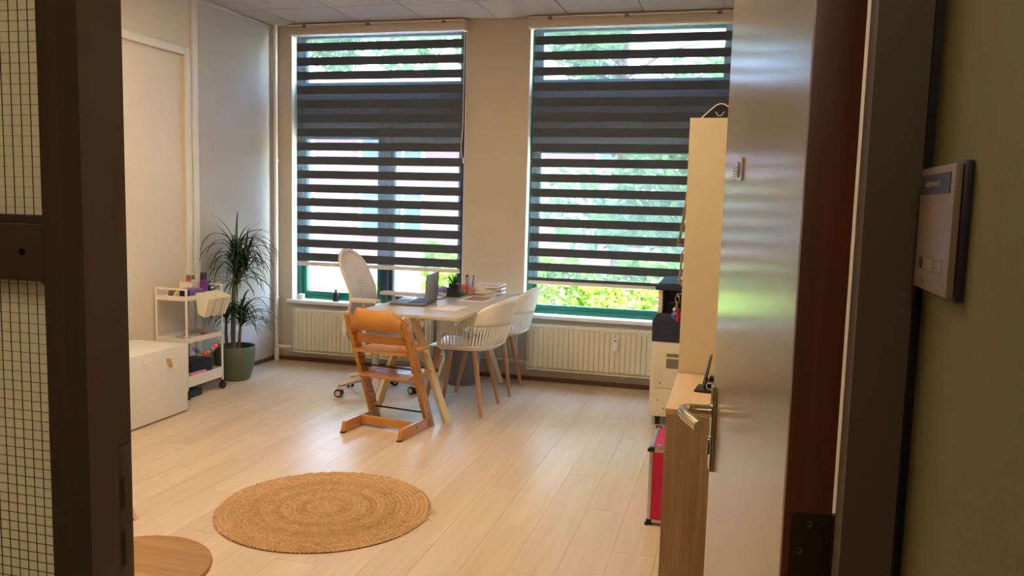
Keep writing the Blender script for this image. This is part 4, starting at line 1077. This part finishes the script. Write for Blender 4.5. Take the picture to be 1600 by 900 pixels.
top = [(-.066, .004), (-.050, .020), (-.030, .038), (-.014, .052), (0, .058), (.015, .056), (.028, .048), (.036, .038), (.041, .022), (.041, .0)]
b = B(); b.prism([(-.066, 0)]+top, -.045, .045, 'Y'); obj('gadget_body', b, 'blackp', e, smooth=False)
b = B()
for (a, c) in zip(top[:8], top[1:9]):
    d = Vector((c[0]-a[0], c[1]-a[1])).normalized(); n_ = Vector((-d.y, d.x))*.004
    if n_.y < 0 and d.x > 0: n_ = -n_
    b.prism([a, c, (c[0]+n_.x, c[1]+n_.y), (a[0]+n_.x, a[1]+n_.y)], -.048, .048, 'Y')
obj('pale_rim', b, 'sill', e, smooth=False)
obj('rim_tail', B().prism([(.036, .042), (.062, .030), (.060, .022), (.041, .020)], -.044, .044, 'Y'), 'sill', e, smooth=False)
obj('smile_emblem', B().tube([(-.018, -.0455, .028), (-.011, -.0455, .026)]+[(0+.0125*cos(pi+pi*k/8), -.0455, .026+.0125*sin(pi+pi*k/8)) for k in range(9)]+[(.018, -.0455, .028)], .0013, 6), 'sill', e)
# papers poking out of the bookcase
def curl(pts, y0, y1, label):
    b = B(); b.grid([[(x, y0, z), (x, y1, z)] for x, z in pts]); o = obj('paper_sheet', b, 'paper', solid=.001); return tag(o, label, 'paper', 'papers sticking out of the bookcase')
curl([(-.183, 1.63), (-.190, 1.55), (-.198, 1.47), (-.208, 1.38), (-.222, 1.29), (-.205, 1.285)], 3.42, 3.62, 'long pinkish paper bulging out of the upper bookcase shelf')
curl([(-.184, 1.30), (-.206, 1.255), (-.208, 1.20), (-.212, 1.13), (-.195, 1.12)], 3.45, 3.60, 'shorter pinkish paper sticking out of the bookcase just above the copier')
ky = empty('key_bunch', (-.212, 3.46, 1.075), radians(35), 'bunch of keys with blue and red tags hanging at the bookcase edge', 'keys')
obj('wall_hook', B().tube([(.030, -.02, .012), (.0, 0, .010), (-.004, 0, .002)], .003, 8), 'steel', ky)
obj('key_ring', B().tube([(0, .016*cos(2*pi*k/16), -.014+.016*sin(2*pi*k/16)) for k in range(17)], .0018, 6), 'steel', ky)
random.seed(14)
for k in range(4):
    y = -.016+.011*k; z = -.055-.02*random.random()
    b = B(); b.lathe([(0, -.0012), (.010, -.0012), (.010, .0012), (0, .0012)], 14)
    o = obj('key', b.box(-.034, -.008, -.0028, .0028, -.0010, .0010), 'steel', ky); o.matrix_local = Matrix.Translation((.004*k-.006, y, z)) @ Matrix.Rotation(radians(-90+12*(k-1.5)), 4, 'X') @ Matrix.Rotation(radians(90), 4, 'Z')
obj('tag_strap', B().tube([(0, -.004, -.03), (-.004, -.012, -.065)], .002, 6).tube([(0, .008, -.028), (0, .016, -.055)], .002, 6).tube([(0, 0, -.028), (0, -.002, -.07)], .002, 6), 'steel', ky)
obj('blue_tag', B().sphere((-.008, .0, -.082), .017, 12, .9), 'blue', ky); obj('red_fob', B().cyl((-.004, -.014, -.062), (-.004, -.017, -.104), .008, .006, n=10), 'red', ky); obj('pale_bead', B().sphere((0, .018, -.060), .009, 10), 'magA', ky)
e = empty('phone_holder', (-.078, 2.945, .800), radians(-6), 'small black desk holder with slanted arm on the oak cabinet', 'holder')
obj('base', B().box(-.022, .060, -.055, .055, 0, .008, .002), 'blackp', e)
obj('arm', B().prism([(-.02, .008), (.0, .008), (.052, .118), (.048, .120)], -.012, -.004, 'Y', mtx=Matrix.Translation((0, .0, 0)) @ Matrix.Rotation(radians(75), 4, 'Z')), 'blackp', e)
obj('rest_block', B().box(.010, .050, -.020, .045, .008, .034, .003).box(.022, .045, 0, .03, .034, .050, .003), 'blackp', e)
obj('cable_ring', B().tube([(.03+.012*cos(2*pi*k/12), -.035, .022+.012*sin(2*pi*k/12)) for k in range(13)], .0022, 6), 'rimgrey', e)

# ---- magenta case
cs = empty('trolley_case', (-.252, 3.83, 0), 0, 'magenta hard case with aluminium edges standing beside the oak cabinet', 'case')
hx, hy, z0, z1 = .062, .20, .012, .358
obj('panel', B().box(-hx+.002, hx-.002, -hy+.002, hy-.002, z0+.002, z1-.002), 'pink', cs, smooth=False)
b = B(); t = .016
for sx in (-1, 1):
    x0, x1 = (sx*hx, sx*(hx-t)) if sx < 0 else (sx*(hx-t), sx*hx)
    for sy in (-1, 1):
        y0, y1 = (sy*hy, sy*(hy-t)) if sy < 0 else (sy*(hy-t), sy*hy)
        b.box(x0, x1, y0, y1, z0, z1, .003)
    for zz0, zz1 in ((z0, z0+t), (z1-t, z1)): b.box(x0, x1, -hy, hy, zz0, zz1, .003)
for sy in (-1, 1):
    y0, y1 = (sy*hy, sy*(hy-t)) if sy < 0 else (sy*(hy-t), sy*hy)
    for zz0, zz1 in ((z0, z0+t), (z1-t, z1)): b.box(-hx, hx, y0, y1, zz0, zz1, .003)
obj('edge_profile', b, 'alu', cs)
for sx in (-1, 1):
    for sy in (-1, 1):
        for zz in (z0, z1): obj('corner_cap', B().box(sx*(hx-.010)-.013, sx*(hx-.010)+.013, sy*(hy-.010)-.013, sy*(hy-.010)+.013, zz-(.010 if zz < .1 else .016), zz+(.016 if zz < .1 else .003), .004).box(sx*hx-.008, sx*hx+.008, sy*hy-.008, sy*hy+.008, max(0, zz-.013), zz), 'blackp', cs)
obj('handle', B().tube([(0, -.05, z1), (0, -.05, z1+.022), (0, .05, z1+.022), (0, .05, z1)], .007, 8), 'blackp', cs)
obj('latch', B().box(-.03, -.008, -hy+.02, -hy+.05, z1, z1+.010, .002), 'alu', cs); obj('latch', B().box(-.03, -.008, hy-.05, hy-.02, z1, z1+.010, .002), 'alu', cs)
obj('pull_bar', B().tube([(.03, -hy+.06, z1-.01), (.03, -hy+.06, z1+.045), (.03, -hy+.10, z1+.055), (.03, -hy+.16, z1+.055), (.03, -hy+.20, z1+.045), (.03, -hy+.20, z1-.01)], .007, 8), 'alu', cs)

# ---- round oak stool and the wooden stool beyond it
st = empty('oak_side_table', (-1.517, 1.756, 0), 0, 'round oak side table at the bottom left by the door frame', 'side table')
obj('table_top', B().lathe([(0, .428), (.196, .428), (.2085, .434), (.211, .441), (.2095, .448), (.206, .450), (0, .450)], 64), 'oaktop', st, angle=25)
for k in range(3):
    a = radians(90+120*k); obj('leg', B().tube([(.11*cos(a), .11*sin(a), .43), (.17*cos(a), .17*sin(a), 0)], [.017, .012], 12), 'oaktop', st)
ws = empty('wooden_stool', (-2.80, 2.86, 0), radians(0), 'pale pinkish wooden stool mostly hidden behind the door frame', 'stool')
obj('seat', B().lathe([(0, .282), (.15, .282), (.155, .292), (.15, .30), (0, .30)], 32), 'stoolw', ws)
for sx in (-1, 1):
    for sy in (-1, 1): obj('leg', B().prism([(-.030, 0), (.006, 0), (.028, .285), (-.016, .285)], -.012, .012, 'Y', .002, mtx=Matrix.Translation((sx*.11*0+sx*.285 if False else sx*.27, sy*.10, 0)) @ Matrix.Scale(-sx, 4, (1, 0, 0)) @ Matrix.Shear('XZ', 4, (0, 0)) if False else Matrix.Translation((sx*.28, sy*.08, 0)) @ Matrix(((-sx, 0, -sx*-.0, 0), (0, 1, 0, 0), (0, 0, 1, 0), (0, 0, 0, 1))) @ Matrix(((1, 0, .62, 0), (0, 1, 0, 0), (0, 0, 1, 0), (0, 0, 0, 1)))), 'stoolw', ws)

# ---- braided jute rug
rg = empty('jute_rug', (-1.775, 3.328, 0), 0, 'round braided jute rug on the pale wood floor', 'rug')
random.seed(77)
def lozenge(bm, c, ang_, l, w, h):
    ca, sa = cos(ang_), sin(ang_)
    def T(x, y, z): return (c[0]+x*ca-y*sa, c[1]+x*sa+y*ca, c[2]+z)
    v = [bm.verts.new(T(*q)) for q in ((-l, 0, .001), (-.4*l, -w, .001), (.45*l, -w*.9, .001), (l, 0, .001), (.45*l, w*.9, .001), (-.4*l, w, .001), (-.45*l, 0, h), (.5*l, 0, h*.9))]
    for q in ((0, 1, 6), (1, 2, 7, 6), (2, 3, 7), (3, 4, 7), (4, 5, 6, 7), (5, 0, 6)): bm.faces.new([v[i] for i in q])
RP = .0226
for k in range(22):
    r = .006+RP*k; b = B()
    if k == 0: r = .010
    n = max(4, int(2*pi*r/.0185))
    for row_, s in ((-1, 1), (1, -1)):
        for i in range(n):
            a = 2*pi*(i+(.5 if row_ > 0 else 0))/n; rr = r+row_*RP*(.23 if k not in (3, 17) else .17)+random.uniform(-.0012, .0012)
            lozenge(b.bm, (rr*cos(a), rr*sin(a), .004), a+pi/2+s*.62+random.uniform(-.15, .15), .0145*random.uniform(.85, 1.15), .0050, .0085+random.uniform(-.002, .0035))
    obj('braid_ring', b, 'jute3' if k >= 18 else ('jute2' if k in (4, 5, 9, 10, 13, 14, 15) else 'jute'), rg, smooth=True, angle=60, recalc=False)
obj('rug_backing', B().lathe([(0, 0), (.490, 0), (.492, .004), (0, .004)], 72), 'jutedark', rg)
b = B()
for k in range(9):
    a = radians(8+random.uniform(-9, 9)-24*(k > 5)); r0 = .488
    b.tube([(r0*cos(a), r0*sin(a), .006), ((r0+.02)*cos(a+.02), (r0+.02)*sin(a+.02), .010), ((r0+.038)*cos(a+random.uniform(-.06, .06)), (r0+.038)*sin(a), .004)], [.0022, .0016, .0006], 5)
obj('frayed_end', b, 'jute', rg)
